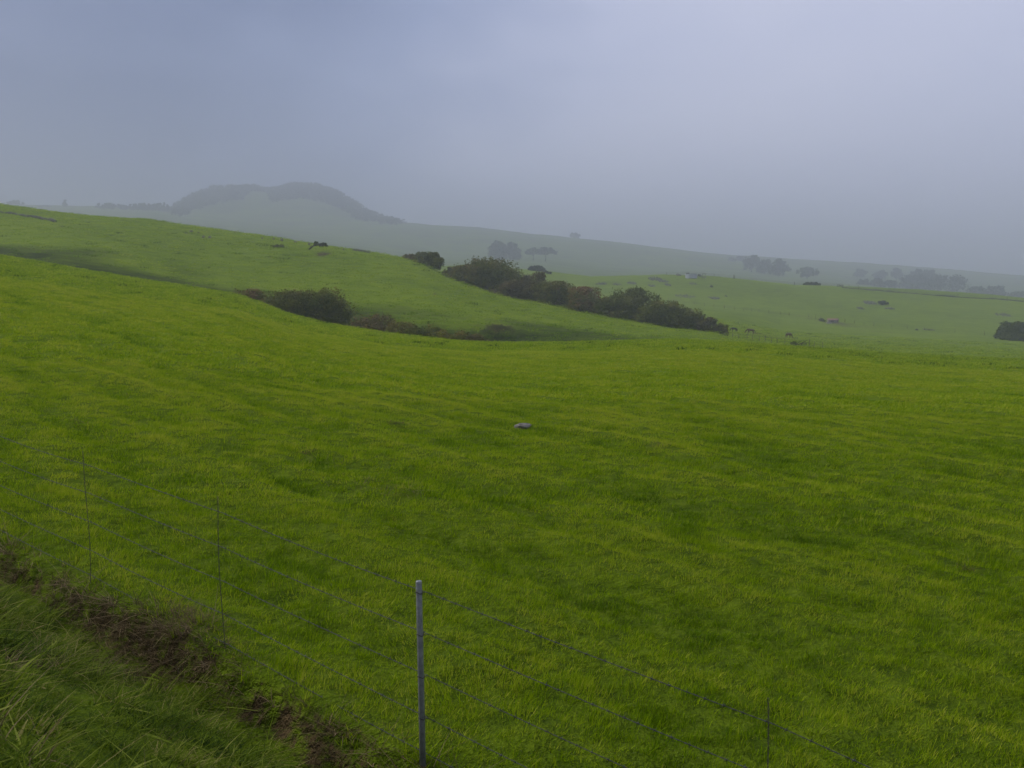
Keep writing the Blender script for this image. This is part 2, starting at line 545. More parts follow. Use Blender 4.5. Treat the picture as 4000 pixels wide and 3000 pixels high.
def soil_mask(X, Y):
    m = np.zeros(X.shape)
    for px, py, sx, sy, a in [(1960, 1300, 5.0, 8, .80), (2010, 1320, 3.0, 6, .85), (1900, 1322, 6, 5, 0.72), (1955, 1272, 3.0, 4, .8), (1860, 1325, 6, 5, .6),
                              (1262, 993, 2.2, 5, 0.9), (1700, 1148, 1.0, 3, 0.5), (3180, 1247, 7, 10, .5), (3330, 1275, 22, 10, 0.5), (3440, 1298, 20, 8, .45),
                              (3270, 1262, 9, 8, .7), (2960, 1303, 9, 5, .6), (3080, 1324, 9, 5, .75), (3020, 1314, 9, 5, .6), (2900, 1296, 7, 5, .4)]:
        m = np.maximum(m, a * gauss_px(X, Y, px, py, sx, sy))
    path = [hit(x, y) for x, y in ((2560, 1160), (2753, 1190), (2950, 1212), (3188, 1240), (3320, 1270), (3611, 1290))]
    m = np.maximum(m, 0.55 * np.exp(-(dist_path(X, Y, path) / 2.0) ** 2))
    cow = [hit(x, y) for x, y in ((1690, 1140), (1685, 1128), (1662, 1105), (1700, 1090))]
    s = fence_s(X, Y)
    m = np.maximum(m, .68 * np.exp(-((s - 0.17) / 0.15) ** 2) * (np.hypot(X, Y) < 40) * (.66 + .34 * sstep(-.7, .4, LIPN(X, Y))))
    return m


def rough_shade_mask(X, Y):  # gully far bank, where shade is painted into the herbage colour
    r = np.hypot(X, Y)
    a = np.clip(np.arctan2(X, Y), -.62, .62); t = np.tan(a); d = r * np.cos(a)
    tt, _ = tq([p[0] for p in D1], [1250] * len(D1)); d1 = np.interp(t, tt, [p[1] for p in D1])
    m = sstep(10, 28, d - d1) * (1 - sstep(58, 82, d - d1 + 14 * fbm(X / 22, Y / 22, 55, 2)))
    tx = 2000 + t * F
    strength = np.interp(tx, [-500, 0, 500, 850, 1300, 1500, 2000, 2300, 2600, 2750], [1, 1, .95, .75, .8, .9, .95, .8, .5, 0])
    return np.clip(m * strength * 1.02, 0, 1)


def build_ground():
    az = list(np.radians(np.arange(-34, 34.001, 0.085)))
    e = 34.0; step = 0.12
    side = []
    while e < 180:
        e += step; step = min(step * 1.18, 6)
        if e < 180: side.append(math.radians(e))
    az = np.array([-a for a in reversed(side)] + az + side)
    rs = [0.5]
    while rs[-1] < 11000:
        rs.append(rs[-1] * (1.0105 if rs[-1] < 900 else 1.02) + 0.012)
    rs = np.array(rs)
    A, R = np.meshgrid(az, rs)
    X = R * np.sin(A); Y = R * np.cos(A)
    Z = height(X, Y)
    nr, na = X.shape
    V = np.stack([X, Y, Z], -1).reshape(-1, 3)
    V = np.vstack([V, [[0, 0, H1(0, 0.01)]]])
    idx = np.arange(nr * na).reshape(nr, na)
    j2 = np.roll(idx, -1, axis=1)
    q = np.stack([idx[:-1], idx[1:], j2[1:], j2[:-1]], -1).reshape(-1, 4)
    # close the middle with quads to the centre vertex (degenerate corner avoided by pairing columns)
    me = mesh_np('ground', V, quads=q[:, ::-1], mat=None)
    sm = soil_mask(V[:, 0], V[:, 1]); rm = rough_shade_mask(V[:, 0], V[:, 1])
    a = me.attributes.new('soil', 'FLOAT', 'POINT'); a.data.foreach_set('value', sm.astype(np.float32))
    a = me.attributes.new('rough', 'FLOAT', 'POINT'); a.data.foreach_set('value', rm.astype(np.float32))  # mask for the rough herbage with the far bank's shade painted in
    rr_ = np.hypot(V[:, 0], V[:, 1]); aa_ = np.abs(np.arctan2(V[:, 0], V[:, 1]))
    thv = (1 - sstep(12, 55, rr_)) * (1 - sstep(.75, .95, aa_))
    a = me.attributes.new('thatch_shade', 'FLOAT', 'POINT'); a.data.foreach_set('value', thv.astype(np.float32))  # mask for the thatch with the gap shade painted in
    mo = (.30 * sstep(300, 480, rr_) + .70 * sstep(620, 1300, rr_)) * (.85 + .15 * fbm(V[:, 0] / 160, V[:, 1] / 160, 85, 2))
    a = me.attributes.new('moor', 'FLOAT', 'POINT'); a.data.foreach_set('value', np.clip(mo, 0, 1).astype(np.float32))
    bm = bmesh.new(); bm.from_mesh(me); bm.verts.ensure_lookup_table()
    c = bm.verts[nr * na]
    for k in range(na):
        f = bm.faces.new((c, bm.verts[k], bm.verts[(k + 1) % na])) if True else None
        f.smooth = True
    bm.to_mesh(me); bm.free()
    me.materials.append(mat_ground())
    o = obj('ground', me)
    tag(o, kind='structure')
    return o


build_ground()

# ------------------------------------------------------------------ grass
def tuft_mesh(name, nb, rad, h0, h1, w, bend, mat, seed, segs=3, lean=(0.25, -0.15), tiltr=0.35):
    g = np.random.default_rng(seed)
    an = g.uniform(0, 2 * math.pi, nb); rr = rad * np.sqrt(g.uniform(0, 1, nb))
    bx = rr * np.cos(an); by = rr * np.sin(an)
    hh = g.uniform(h0, h1, nb) * (1 - 0.35 * (rr / rad) ** 2)
    da = g.uniform(0, 2 * math.pi, nb)
    dx = np.cos(da) * tiltr * g.uniform(.3, 1, nb) + lean[0] + 0.5 * bx / rad * tiltr
    dy = np.sin(da) * tiltr * g.uniform(.3, 1, nb) + lean[1] + 0.5 * by / rad * tiltr
    bd = bend * g.uniform(0.3, 1.3, nb)
    wa = g.uniform(0, 2 * math.pi, nb)
    wx = np.cos(wa) * w / 2 * g.uniform(.7, 1.3, nb); wy = np.sin(wa) * w / 2 * g.uniform(.7, 1.3, nb)
    V = []; Q = []
    rows = []
    for k in range(segs + 1):
        u = k / segs
        x = bx + hh * (dx * u + bd * dx * u * u * 1.6)
        y = by + hh * (dy * u + bd * dy * u * u * 1.6)
        z = hh * (u - 0.45 * bd * u * u) - 0.03
        taper = 1.0 - 0.82 * u ** 1.6
        rows.append((np.stack([x - wx * taper, y - wy * taper, z], -1), np.stack([x + wx * taper, y + wy * taper, z], -1)))
    P = np.stack([np.stack(r, 1) for r in rows], 1)      # nb, segs+1, 2, 3
    V = P.reshape(-1, 3)
    base = np.arange(nb)[:, None] * (segs + 1) * 2
    k = np.arange(segs)[None, :] * 2
    Q = np.stack([base + k, base + k + 1, base + k + 3, base + k + 2], -1).reshape(-1, 4)
    return mesh_np(name, V, quads=Q, mat=mat, smooth=True)


def tuft_collection(name, meshes):
    c = bpy.data.collections.new(name)
    for i, me in enumerate(meshes):
        c.objects.link(bpy.data.objects.new('%s_%02d' % (name, i), me))
    return c


def scatter(name, P, rot, scl, idx, tint, coll, mat):
    me = bpy.data.meshes.new(name)
    me.vertices.add(len(P))
    me.vertices.foreach_set('co', np.asarray(P, np.float32).ravel())
    for nm, typ, data, key in (('rot', 'FLOAT_VECTOR', rot, 'vector'), ('scl', 'FLOAT_VECTOR', scl, 'vector'), ('idx', 'INT', idx, 'value'), ('tint', 'FLOAT', tint, 'value')):
        a = me.attributes.new(nm, typ, 'POINT')
        a.data.foreach_set(key, np.asarray(data, np.int32 if typ == 'INT' else np.float32).ravel())
    me.materials.append(mat)
    o = obj(name, me)
    ng = bpy.data.node_groups.new(name + '_nodes', 'GeometryNodeTree')
    ng.interface.new_socket('Geometry', in_out='INPUT', socket_type='NodeSocketGeometry')
    ng.interface.new_socket('Geometry', in_out='OUTPUT', socket_type='NodeSocketGeometry')
    gi = ng.nodes.new('NodeGroupInput'); go = ng.nodes.new('NodeGroupOutput')
    ci = ng.nodes.new('GeometryNodeCollectionInfo')
    ci.inputs['Collection'].default_value = coll
    ci.inputs['Separate Children'].default_value = True
    ci.inputs['Reset Children'].default_value = True
    ip = ng.nodes.new('GeometryNodeInstanceOnPoints')
    ip.inputs['Pick Instance'].default_value = True

    def na(nm, typ):
        n = ng.nodes.new('GeometryNodeInputNamedAttribute'); n.data_type = typ
        n.inputs['Name'].default_value = nm
        return n
    ng.links.new(gi.outputs[0], ip.inputs['Points'])
    ng.links.new(ci.outputs[0], ip.inputs['Instance'])
    ng.links.new(na('idx', 'INT').outputs['Attribute'], ip.inputs['Instance Index'])
    er = ng.nodes.new('FunctionNodeEulerToRotation')
    ng.links.new(na('rot', 'FLOAT_VECTOR').outputs['Attribute'], er.inputs[0])
    ng.links.new(er.outputs[0], ip.inputs['Rotation'])
    ng.links.new(na('scl', 'FLOAT_VECTOR').outputs['Attribute'], ip.inputs['Scale'])
    ng.links.new(ip.outputs[0], go.inputs[0])
    md = o.modifiers.new('scatter', 'NODES'); md.node_group = ng
    return o


def wedge(n, d0, d1, tmax=0.60, power=1.0):
    """random points ahead of the camera, uniform over the ground"""
    d = np.sqrt(rng.uniform(d0 ** 2, d1 ** 2, n))
    t = rng.uniform(-tmax, tmax, n)
    return t * d, d


LODS = [('near', 3.0, 15.0, 165, [tuft_mesh('grass_near', 22, 0.08, 0.05, 0.140, 0.0068, 0.5, M_GRASS, 100 + k, lean=(0.16, -0.08), tiltr=0.33) for k in range(6)]),
        ('mid', 15.0, 34.0, 46, [tuft_mesh('grass_mid', 36, 0.18, 0.05, 0.145, 0.0125, 0.5, M_GRASS, 200 + k, lean=(0.18, -0.1)) for k in range(6)]),
        ('far', 34.0, 85.0, 9.0, [tuft_mesh('grass_far', 44, 0.42, 0.07, 0.18, 0.030, 0.7, M_GRASS, 300 + k, segs=2) for k in range(6)]),
        ('hill', 85.0, 175.0, 1.9, [tuft_mesh('grass_hill', 44, 0.85, 0.08, 0.24, 0.06, 0.6, M_GRASS, 400 + k, segs=2) for k in range(6)]),
        ('slope', 175.0, 345.0, 0.34, [tuft_mesh('grass_slope', 40, 1.7, 0.08, 0.30, 0.13, 0.6, M_GRASS, 500 + k, segs=2) for k in range(6)])]
allm = []; offs = []
for l in LODS:
    offs.append(len(allm)); allm += l[4]
grass_coll = tuft_collection('grass_sources', allm)
Ps = []; Rs = []; Ss = []; Is = []; Ts = []


RUT_PX = [[(330, 1235), (420, 1290), (490, 1345)], [(820, 1225), (900, 1250), (1010, 1292)], [(1130, 1765), (1300, 1830), (1640, 1935)],
          [(1830, 1705), (2050, 1775), (2350, 1860), (2600, 1930)], [(2700, 1950), (3000, 2020), (3260, 2110)], [(2350, 1905), (2520, 1960), (2700, 2000)], [(0, 1130), (60, 1160), (160, 1220)]]


def field_tint(X, Y):
    u = 0.56 * X - 0.83 * Y; v = 0.83 * X + 0.56 * Y
    a = 0.66 + 0.06 * fbm(X / 30, Y / 22, 31, 3) + 0.28 * fbm(u / 6.0, v / 1.05, 3, 2) + 0.15 * fbm(X / 2.2, Y / 1.6, 33, 2)  # ridges paler, hollows darker: tussock shade painted in along with deeper green
    return a


for (nm, d0, d1, dens, ms), off in zip(LODS, offs):
    if nm == 'near':
        RUTS = [[hit(x, y) for x, y in r_] for r_ in RUT_PX]
    tm = {'near': 2.0, 'mid': 1.15, 'far': 0.85, 'hill': 0.68}.get(nm, 0.6)
    n = int(tm * (d1 ** 2 - d0 ** 2) * dens)
    X, Y = wedge(n, d0, d1, tm)
    s = fence_s(X, Y)
    keep = s < 0.03 + 0.09 * rng.normal(size=n)
    rmk = rough_shade_mask(X, Y); smk = soil_mask(X, Y) if d1 > 100 or d1 < 20 else np.zeros(n)  # mask also darkens the tufts below, as painted bank shade
    keep &= rng.uniform(size=n) > np.maximum(1.1 * smk, .75 * rmk)
    X = X[keep]; Y = Y[keep]; rmk = rmk[keep]
    n = len(X)
    Z = height(X, Y)
    u = 0.56 * X - 0.83 * Y; v = 0.83 * X + 0.56 * Y
    tall = fbm(X / 1.9, Y / 1.3, 41, 3) + (1.1 * fbm(X / .42, Y / .34, 42, 2) if d1 < 40 else 0)
    tuss = sstep(0.28, 0.75, fbm(u / 2.4, v / 0.9, 43, 2))
    calm = 0.0 if d1 < 60 else (0.3 if d1 < 100 else 0.40)
    tuss = tuss * (1 - calm)
    sc = 0.85 + 0.30 * tall * (1 if d1 < 100 else .5) + 0.30 * tuss + 0.6 * rmk + rng.uniform(-.12, .12, n)
    sc = np.clip(sc, 0.4, 2.2)
    rut = np.zeros(n)
    for R_ in RUTS:
        wr = 0.32 + .004 * d1
        rut = np.maximum(rut, np.exp(-(dist_path(X, Y, R_) / wr) ** 2))
    rut = rut * sstep(-.5, .3, fbm(X / 1.5, Y / 1.5, 47, 2))
    sc = np.clip(sc + .12 * rut, .62, 2.0)
    tint = (.20 * fbm(X / .5, Y / .38, 48, 2) if d1 < 40 else 0) - 0.28 * rut + field_tint(X, Y) * (1 - calm * .5) + .56 * calm * .5 - 0.20 * tuss - 0.50 * rmk + 0.20 * sstep(14, 80, np.hypot(X, Y)) + rng.normal(0, 0.05, n)  # far tufts paler: sunlit tips at a grazing view painted into the tint
    if d1 > 150:
        tint = tint - .14
        spk = (rng.uniform(size=n) < .012 + .10 * sstep(.45, .8, fbm(X / 13, Y / 11, 57, 2)))
        tint = np.where(spk, .02, tint); sc = np.where(spk, 1.7, sc)
    # a few yellowed clumps
    tint = np.where(rng.uniform(size=n) < 0.025, 0.95, tint)
    Ps.append(np.stack([X, Y, Z - 0.01], -1))
    Rs.append(np.stack([rng.normal(0, .1, n), rng.normal(0, .1, n), rng.normal(0, 0.7, n) + 1.6 * fbm(X / 1.2, Y / .9, 49, 2)], -1))
    Ss.append(np.stack([0.9 + 0 * sc, 0.9 + 0 * sc, sc], -1) * rng.uniform(.9, 1.15, n)[:, None])
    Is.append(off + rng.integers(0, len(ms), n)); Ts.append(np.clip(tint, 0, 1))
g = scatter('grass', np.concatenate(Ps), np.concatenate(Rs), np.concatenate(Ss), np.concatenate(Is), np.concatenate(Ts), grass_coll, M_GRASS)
tag(g, 'short bright green pasture grass covering the rolling field', 'grass', kind='stuff')

# long rank grass on the roadside bank
long_coll = tuft_collection('long_grass_sources',
                            [tuft_mesh('long_grass', 16, 0.085, 0.09, 0.22, 0.0082, 1.3, M_LONG, 600 + k, segs=5, tiltr=0.7, lean=(0.0, 0.0)) for k in range(6)] +
                            [tuft_mesh('long_grass_low', 20, 0.09, 0.05, 0.13, 0.0075, 1.0, M_LONG, 620 + k, segs=4, tiltr=0.8, lean=(0.0, 0.0)) for k in range(4)] +
                            [tuft_mesh('long_grass_weed', 9, 0.03, 0.07, 0.14, 0.032, 1.5, M_LONG, 640 + k, segs=5, tiltr=1.1, lean=(0.0, 0.0)) for k in range(2)])


def bank_points(n, smin, smax, k0, k1):
    s = rng.uniform(smin, smax, n); k = rng.uniform(k0, k1, n)
    X = PX - LD[0] * k + (-0.714) * s / 0.99985
    Y = PY - LD[1] * k + (-0.70) * s / 0.99985
    return X, Y


X, Y = bank_points(58000, 0.22, 5.2, -7.5, 16.0)
r = np.hypot(X, Y)
keep = (Y > 0.3) & (r > 0.9)
X = X[keep]; Y = Y[keep]; n = len(X)
s = fence_s(X, Y)
dens = sstep(-0.05, 0.42, s + 0.45 * fbm(X / .5, Y / .5, 61, 2))
keep = rng.uniform(size=n) < dens * np.clip(.45 + 1.3 * fbm(X / .5, Y / .5, 67, 3), .06, 1)
X = X[keep]; Y = Y[keep]; n = len(X)
cl = fbm(X / 0.45, Y / 0.45, 63, 3)
sc = np.clip(0.78 + 0.75 * cl + rng.uniform(-.2, .2, n), .3, 1.6)
flow = 3.0 * fbm(X / 1.1, Y / 1.1, 68, 2)
lo = rng.uniform(size=n) < 0.6
idx = np.where(lo, 6 + rng.integers(0, 4, n), rng.integers(0, 6, n))
idx = np.where(rng.uniform(size=n) < .05, 10 + rng.integers(0, 2, n), idx)
tint = 0.40 + 0.50 * fbm(X / 0.6, Y / 0.6, 65, 3) + rng.normal(0, .12, n)
g = scatter('long_grass', np.stack([X, Y, height(X, Y) - 0.01], -1), np.stack([rng.normal(0, .14, n), rng.normal(0, .14, n), rng.uniform(-3.14, 3.14, n)], -1),
            np.stack([sc, sc, sc], -1), idx, np.clip(tint, 0, 1), long_coll, M_LONG)
tag(g, 'long dark green grass bending over on the roadside bank', 'long grass', kind='stuff')

# dead brown grass along the broken edge under the fence
dry_coll = tuft_collection('dead_grass_sources',
                           [tuft_mesh('dead_grass', 22, 0.07, 0.05, 0.17, 0.0055, 1.4, M_DRY, 700 + k, segs=4, tiltr=1.0, lean=(-0.1, -0.1)) for k in range(5)])
X, Y = bank_points(6500, -0.05, 0.55, -6, 16.0)
s = fence_s(X, Y)
w = .8 * np.exp(-((s - 0.14) / 0.13) ** 2) * (.35 + .65 * sstep(-0.5, 0.5, LIPN(X, Y)))
keep = rng.uniform(size=len(X)) < w
X = X[keep]; Y = Y[keep]
# one faded patch out on the bank, and dead tussocks through it
Xb, Yb = bank_points(1500, .5, 3.6, -2, 9)
kb = fbm(Xb / .6, Yb / .6, 75, 2) > .42
X = np.concatenate([X, Xb[kb]]); Y = np.concatenate([Y, Yb[kb]])
pp = hit(620, 2640)
X = np.concatenate([X, pp.x + rng.normal(0, .22, 160)]); Y = np.concatenate([Y, pp.y + rng.normal(0, .28, 160)])
for px, py, k, sd in ((1575, 1652, 12, .14), (2580, 1742, 8, .10), (1210, 1778, 9, .18), (1500, 1890, 14, .4), (1330, 1800, 8, .3), (3180, 1875, 7, .14), (3800, 2240, 9, .1), (300, 1660, 8, .2), (1560, 1920, 10, .3)):
    p = hit(px, py)
    X = np.concatenate([X, p.x + rng.normal(0, sd, k)]); Y = np.concatenate([Y, p.y + rng.normal(0, sd, k)])
n = len(X)
sc = rng.uniform(.6, 1.2, n)
g = scatter('dead_grass', np.stack([X, Y, height(X, Y)], -1), np.stack([rng.normal(0, .25, n), rng.normal(0, .25, n), rng.uniform(-3.14, 3.14, n)], -1),
            np.stack([sc, sc, sc], -1), rng.integers(0, 5, n), np.clip(rng.normal(.5, .25, n), 0, 1), dry_coll, M_DRY)
tag(g, 'matted brown dead grass along the broken edge under the fence', 'dead grass', kind='stuff')

# ------------------------------------------------------------------ near fence
def fence_xy(k):
    """k metres along the fence from the steel post, negative to the left"""
    d = LD if k < 0 else RD
    return PX + d[0] * k, PY + d[1] * k


WIRE_H = [1.115, 0.84, 0.565, 0.29, 0.05]


def gz(k):
    x, y = fence_xy(k)
    a = math.atan2(x, y); t = math.tan(max(-1.0, min(1.0, a)))
    return float(np.interp(t, FT, FZ))


fence = thing('wire_fence', (PX, PY, gz(0)), 'five strand barbed wire fence with a galvanised steel pipe post, along the roadside bank', 'fence')
FO = Vector(fence.location)


def rel(x, y, z):
    return Vector((x, y, z)) - FO


def post_at(k, lean=(0.0, 0.0)):
    x, y = fence_xy(k); z0 = gz(k)
    mb = MB()
    base = rel(x, y, z0 - 0.4); top = rel(x + lean[0], y + lean[1], z0 + 1.19)
    mb.tube([base, base.lerp(top, .5), top - Vector((0, 0, .006)), top], [.0198, .0198, .0198, .0175], seg=20)
    p = mb.build('post', M_STEEL, fence)
    for h in WIRE_H[:4]:
        t = MB()
        c = base.lerp(top, (h + 0.4) / 1.59)
        ring = [c + Vector((math.cos(a) * .0226, math.sin(a) * .0226, .006 * math.sin(a * 2))) for a in np.linspace(0, 2 * math.pi, 17)]
        t.tube(ring, .0028, seg=6)
        t.tube([c + Vector((.024, -.006, 0)), c + Vector((.040, -.02, .004))], .0024, seg=6)
        t.build('tie_wire', M_RUST_SPOT, p)
    return p


post_at(0, lean=(-0.022, 0.0))
for k in (-9.75, 9.6, -19.4):
    post_at(k)


def stay_at(k, top=1.255, bot=-0.02, jig=0):
    x, y = fence_xy(k); z0 = gz(k)
    mb = MB()
    n = 150
    for ph in (0, math.pi):
        pts = []; rad = []
        for i in range(n):
            u = i / (n - 1)
            z = bot + (top - bot) * u
            a = ph + z / 0.052 * 2 * math.pi * 0.5
            ex = 0.0028 * (1 + (0.8 if (ph and u > .97) else 0))
            wob = 0.012 * math.sin(u * 5 + jig) * (1 - u * .3)
            pts.append(rel(x + math.cos(a) * ex + wob - 0.02 * u, y + math.sin(a) * ex, z0 + z)); rad.append(.0019)
        mb.tube(pts, rad, seg=5)
    return mb.build('stay', M_STAY, fence)


SPAN = 2.42
for i, k in enumerate((-4.93, -2.48, 2.44, 4.8, 7.2, -7.3)):
    stay_at(k, jig=i * 1.7)

supports = [-19.4, -17, -14.6, -12.2, -9.75, -7.3, -4.93, -2.48, 0, 2.44, 4.8, 7.2, 9.6]
for wi, h in enumerate(WIRE_H):
    mb = MB()
    ks = np.arange(-19.4, 9.6, 0.022)
    cen = []
    for k in ks:
        j = int(np.searchsorted(supports, k)) ; j = max(1, min(j, len(supports) - 1))
        a, b = supports[j - 1], supports[j]
        u = (k - a) / (b - a)
        x, y = fence_xy(k)
        z = (gz(a) * (1 - u) + gz(b) * u) + h - 0.012 * 4 * u * (1 - u) + 0.006 * math.sin(k * 1.3 + wi)
        off = 0.024
        cen.append(Vector((x + 0.7 * off, y + 0.7 * off, z)))
    for ph in (0, math.pi):
        pts = []
        for i, c in enumerate(cen):
            a = ph + ks[i] / 0.11 * 2 * math.pi
            nrm = Vector((0.71, 0.70, 0))
            pts.append(c - FO + nrm * math.cos(a) * .0013 + Vector((0, 0, 1)) * math.sin(a) * .0013)
        mb.tube(pts, .0017, seg=4)
    rr = random.Random(wi)
    k = -19.3
    while k < 9.5:
        i = int((k + 19.4) / 0.022); i = min(i, len(cen) - 2)
        c = cen[i] - FO
        t = (cen[i + 1] - cen[i]).normalized()
        a0 = rr.uniform(0, 3.14)
        for a in (a0, a0 + 1.57):
            e1 = t.orthogonal().normalized(); e2 = t.cross(e1)
            dv = e1 * math.cos(a) + e2 * math.sin(a)
            mb.tube([c - dv * .016 + t * .004, c, c + dv * .016 - t * .004], .0013, seg=4)
        mb.tube([c - t * .008, c + t * .008], .0034, seg=6)
        k += rr.uniform(.10, .125)
    mb.build('barbed_wire', M_WIRE, fence)

# ------------------------------------------------------------------ foliage
def leaf_cloud(clumps, leaf, tints, g, per):
    """leaf faces filling many small clumps; clumps is (M, 4): centre and radius"""
    M = len(clumps)
    c = np.repeat(clumps[:, :3], per, 0); rad = np.repeat(clumps[:, 3], per)
    tn = np.repeat(tints, per)
    n = len(c)
    dirs = g.normal(size=(n, 3)); dirs /= np.linalg.norm(dirs, axis=1)[:, None]
    rr = rad * g.uniform(0.25, 1.08, n) ** 0.6
    p = c + dirs * rr[:, None] * np.array([1, 1, 0.85])
    nrm = dirs * 0.8 + g.normal(size=(n, 3)) * 0.6 + np.array([0, 0, 0.35])
    nrm /= np.linalg.norm(nrm, axis=1)[:, None]
    a = np.cross(nrm, g.normal(size=(n, 3))); a /= np.linalg.norm(a, axis=1)[:, None]
    b = np.cross(nrm, a)
    sz = leaf * g.uniform(.55, 1.35, n)[:, None]
    a = a * sz; b = b * sz * 0.6
    V = np.stack([p - a, p - b * 1.0 + a * .1, p + a, p + b], 1).reshape(-1, 3)
    Q = np.arange(n * 4).reshape(-1, 4)
    return V, Q, np.repeat(tn + g.normal(0, .05, n), 4)


def dome_clumps(w, dpt, h, nclump, g, base=0.0, peak=0.0, flat=0.0, rel=0.17, skew=0.0, noise=0.18):
    """clump centres over a lumpy dome of width w, depth dpt and height h standing on z=base"""
    out = []
    while len(out) < nclump:
        u = g.uniform(0, 2 * math.pi); cz = g.uniform(-0.25, 1.0)
        rad = math.sqrt(max(0, 1 - cz * cz)) if cz > 0 else 1 - 0.35 * cz * cz * 6
        lump = 1 + noise * float(perlin(math.cos(u) * 2.1 + 5, math.sin(u) * 2.1 + cz * 2.3, int(w * 31 + h * 7) % 997)) * 1.6
        depth = g.uniform(0.55, 1.0) ** 0.5 if g.uniform() < .8 else g.uniform(.2, .7)
        x = math.cos(u) * rad * w / 2 * depth * lump
        y = math.sin(u) * rad * dpt / 2 * depth * lump
        z = base + (h - base) * (0.28 + 0.72 * cz * depth * lump if cz > 0 else 0.28 + cz)
        x += skew * max(0, z) / h * w * 0.3
        cr = rel * min(w, dpt, h * 1.4) * g.uniform(.5, 1.45)
        z = min(z, h - cr * 0.7)
        out.append((x, y, max(z, base + cr * .5), cr))
    return np.array(out)


def woody(parent, name, targets, root, r0, seed, mat=M_BARK):
    mb = MB()
    g = random.Random(seed)
    for i, t in enumerate(targets):
        a = Vector(root) + Vector((g.uniform(-1, 1), g.uniform(-1, 1), 0)) * r0 * 1.2
        b = Vector(t)
        m1 = a.lerp(b, .4) + Vector((g.uniform(-1, 1), g.uniform(-1, 1), 0)) * (b - a).length * .09
        mb.tube([a, m1, a.lerp(b, .75) + Vector((0, 0, (b - a).length * .05)), b], [r0, r0 * .7, r0 * .4, r0 * .18], seg=6)
    return mb.build(name, mat, parent)


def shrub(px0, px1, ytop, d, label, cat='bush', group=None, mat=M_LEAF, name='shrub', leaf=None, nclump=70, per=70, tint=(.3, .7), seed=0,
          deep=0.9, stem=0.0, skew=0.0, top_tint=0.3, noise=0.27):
    g = np.random.default_rng(1000 + seed)
    pc = (px0 + px1) / 2
    loc = at(pc, d, 0.15)
    ztop = zat(ytop, d, pc)
    h = max(0.6, ztop - loc.z)
    w = (px1 - px0) / F * d * 1.06
    o = thing(name, loc, label, cat, group)
    cl = dome_clumps(w, w * deep, h, nclump, g, base=h * stem, skew=skew, noise=noise)
    tn = g.uniform(tint[0], tint[1], len(cl)) + top_tint * np.clip(cl[:, 2] / h - .55, 0, 1)  # upper clumps paler, painting in the light on the bush tops
    leaf = leaf or max(0.10, 0.0010 * d)
    per = int(per * 1.5)
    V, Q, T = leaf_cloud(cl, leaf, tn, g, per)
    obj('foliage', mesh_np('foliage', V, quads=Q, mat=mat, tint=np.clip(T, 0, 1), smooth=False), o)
    ti = g.choice(len(cl), min(9, len(cl)), replace=False)
    woody(o, 'stem', [cl[i, :3] for i in ti], (0, 0, -0.25), 0.02 * h + 0.03, seed)
    return o


GR = 'shrubs in the gully below the hill'
def d1at(px):
    return float(np.interp(px, [p[0] for p in D1], [p[1] for p in D1]))


def d2at(px):
    return float(np.interp(px, [p[0] for p in D2], [p[1] for p in D2]))


shrub(905, 1035, 1130, d1at(960) + 34, 'low dark brownish shrub at the left end of the gully thicket', group=GR, seed=1, tint=(.45, .9), nclump=60)
shrub(1025, 1215, 1134, d1at(1120) + 32, 'broad dark olive shrub in the gully, left half of the big thicket', group=GR, seed=2, nclump=110, per=80, tint=(.2, .65))
shrub(1150, 1345, 1125, d1at(1250) + 37, 'tallest rounded green shrub in the gully, right half of the big thicket', group=GR, seed=3, nclump=120, per=80, tint=(.2, .6))
shrub(1345, 1545, 1230, d1at(1450) + 30, 'dry brown twiggy shrub in the gully between the thicket and low scrub', group=GR, seed=4, mat=M_LEAF_BROWN, nclump=70, tint=(.4, .95))
shrub(1495, 1625, 1258, d1at(1560) + 26, 'small olive shrub in the gully just right of the brown one', group=GR, seed=5, nclump=45, tint=(.4, .8))
shrub(1568, 1738, 1259, d1at(1650) + 28, 'dark green low shrub in the gully left of the red scar', group=GR, seed=6, nclump=65, tint=(.2, .6))
shrub(1690, 1835, 1284, d1at(1750) + 24, 'last low sparse shrub of the gully beside the bare red earth', group=GR, seed=7, nclump=36, tint=(.4, .8))

shrub(1800, 1900, 1306, d1at(1850) + 24, 'ragged brown scrub right against the red scar, end of the gully thicket', group=GR, seed=8, mat=M_LEAF_BROWN, nclump=36, tint=(.2, .7))

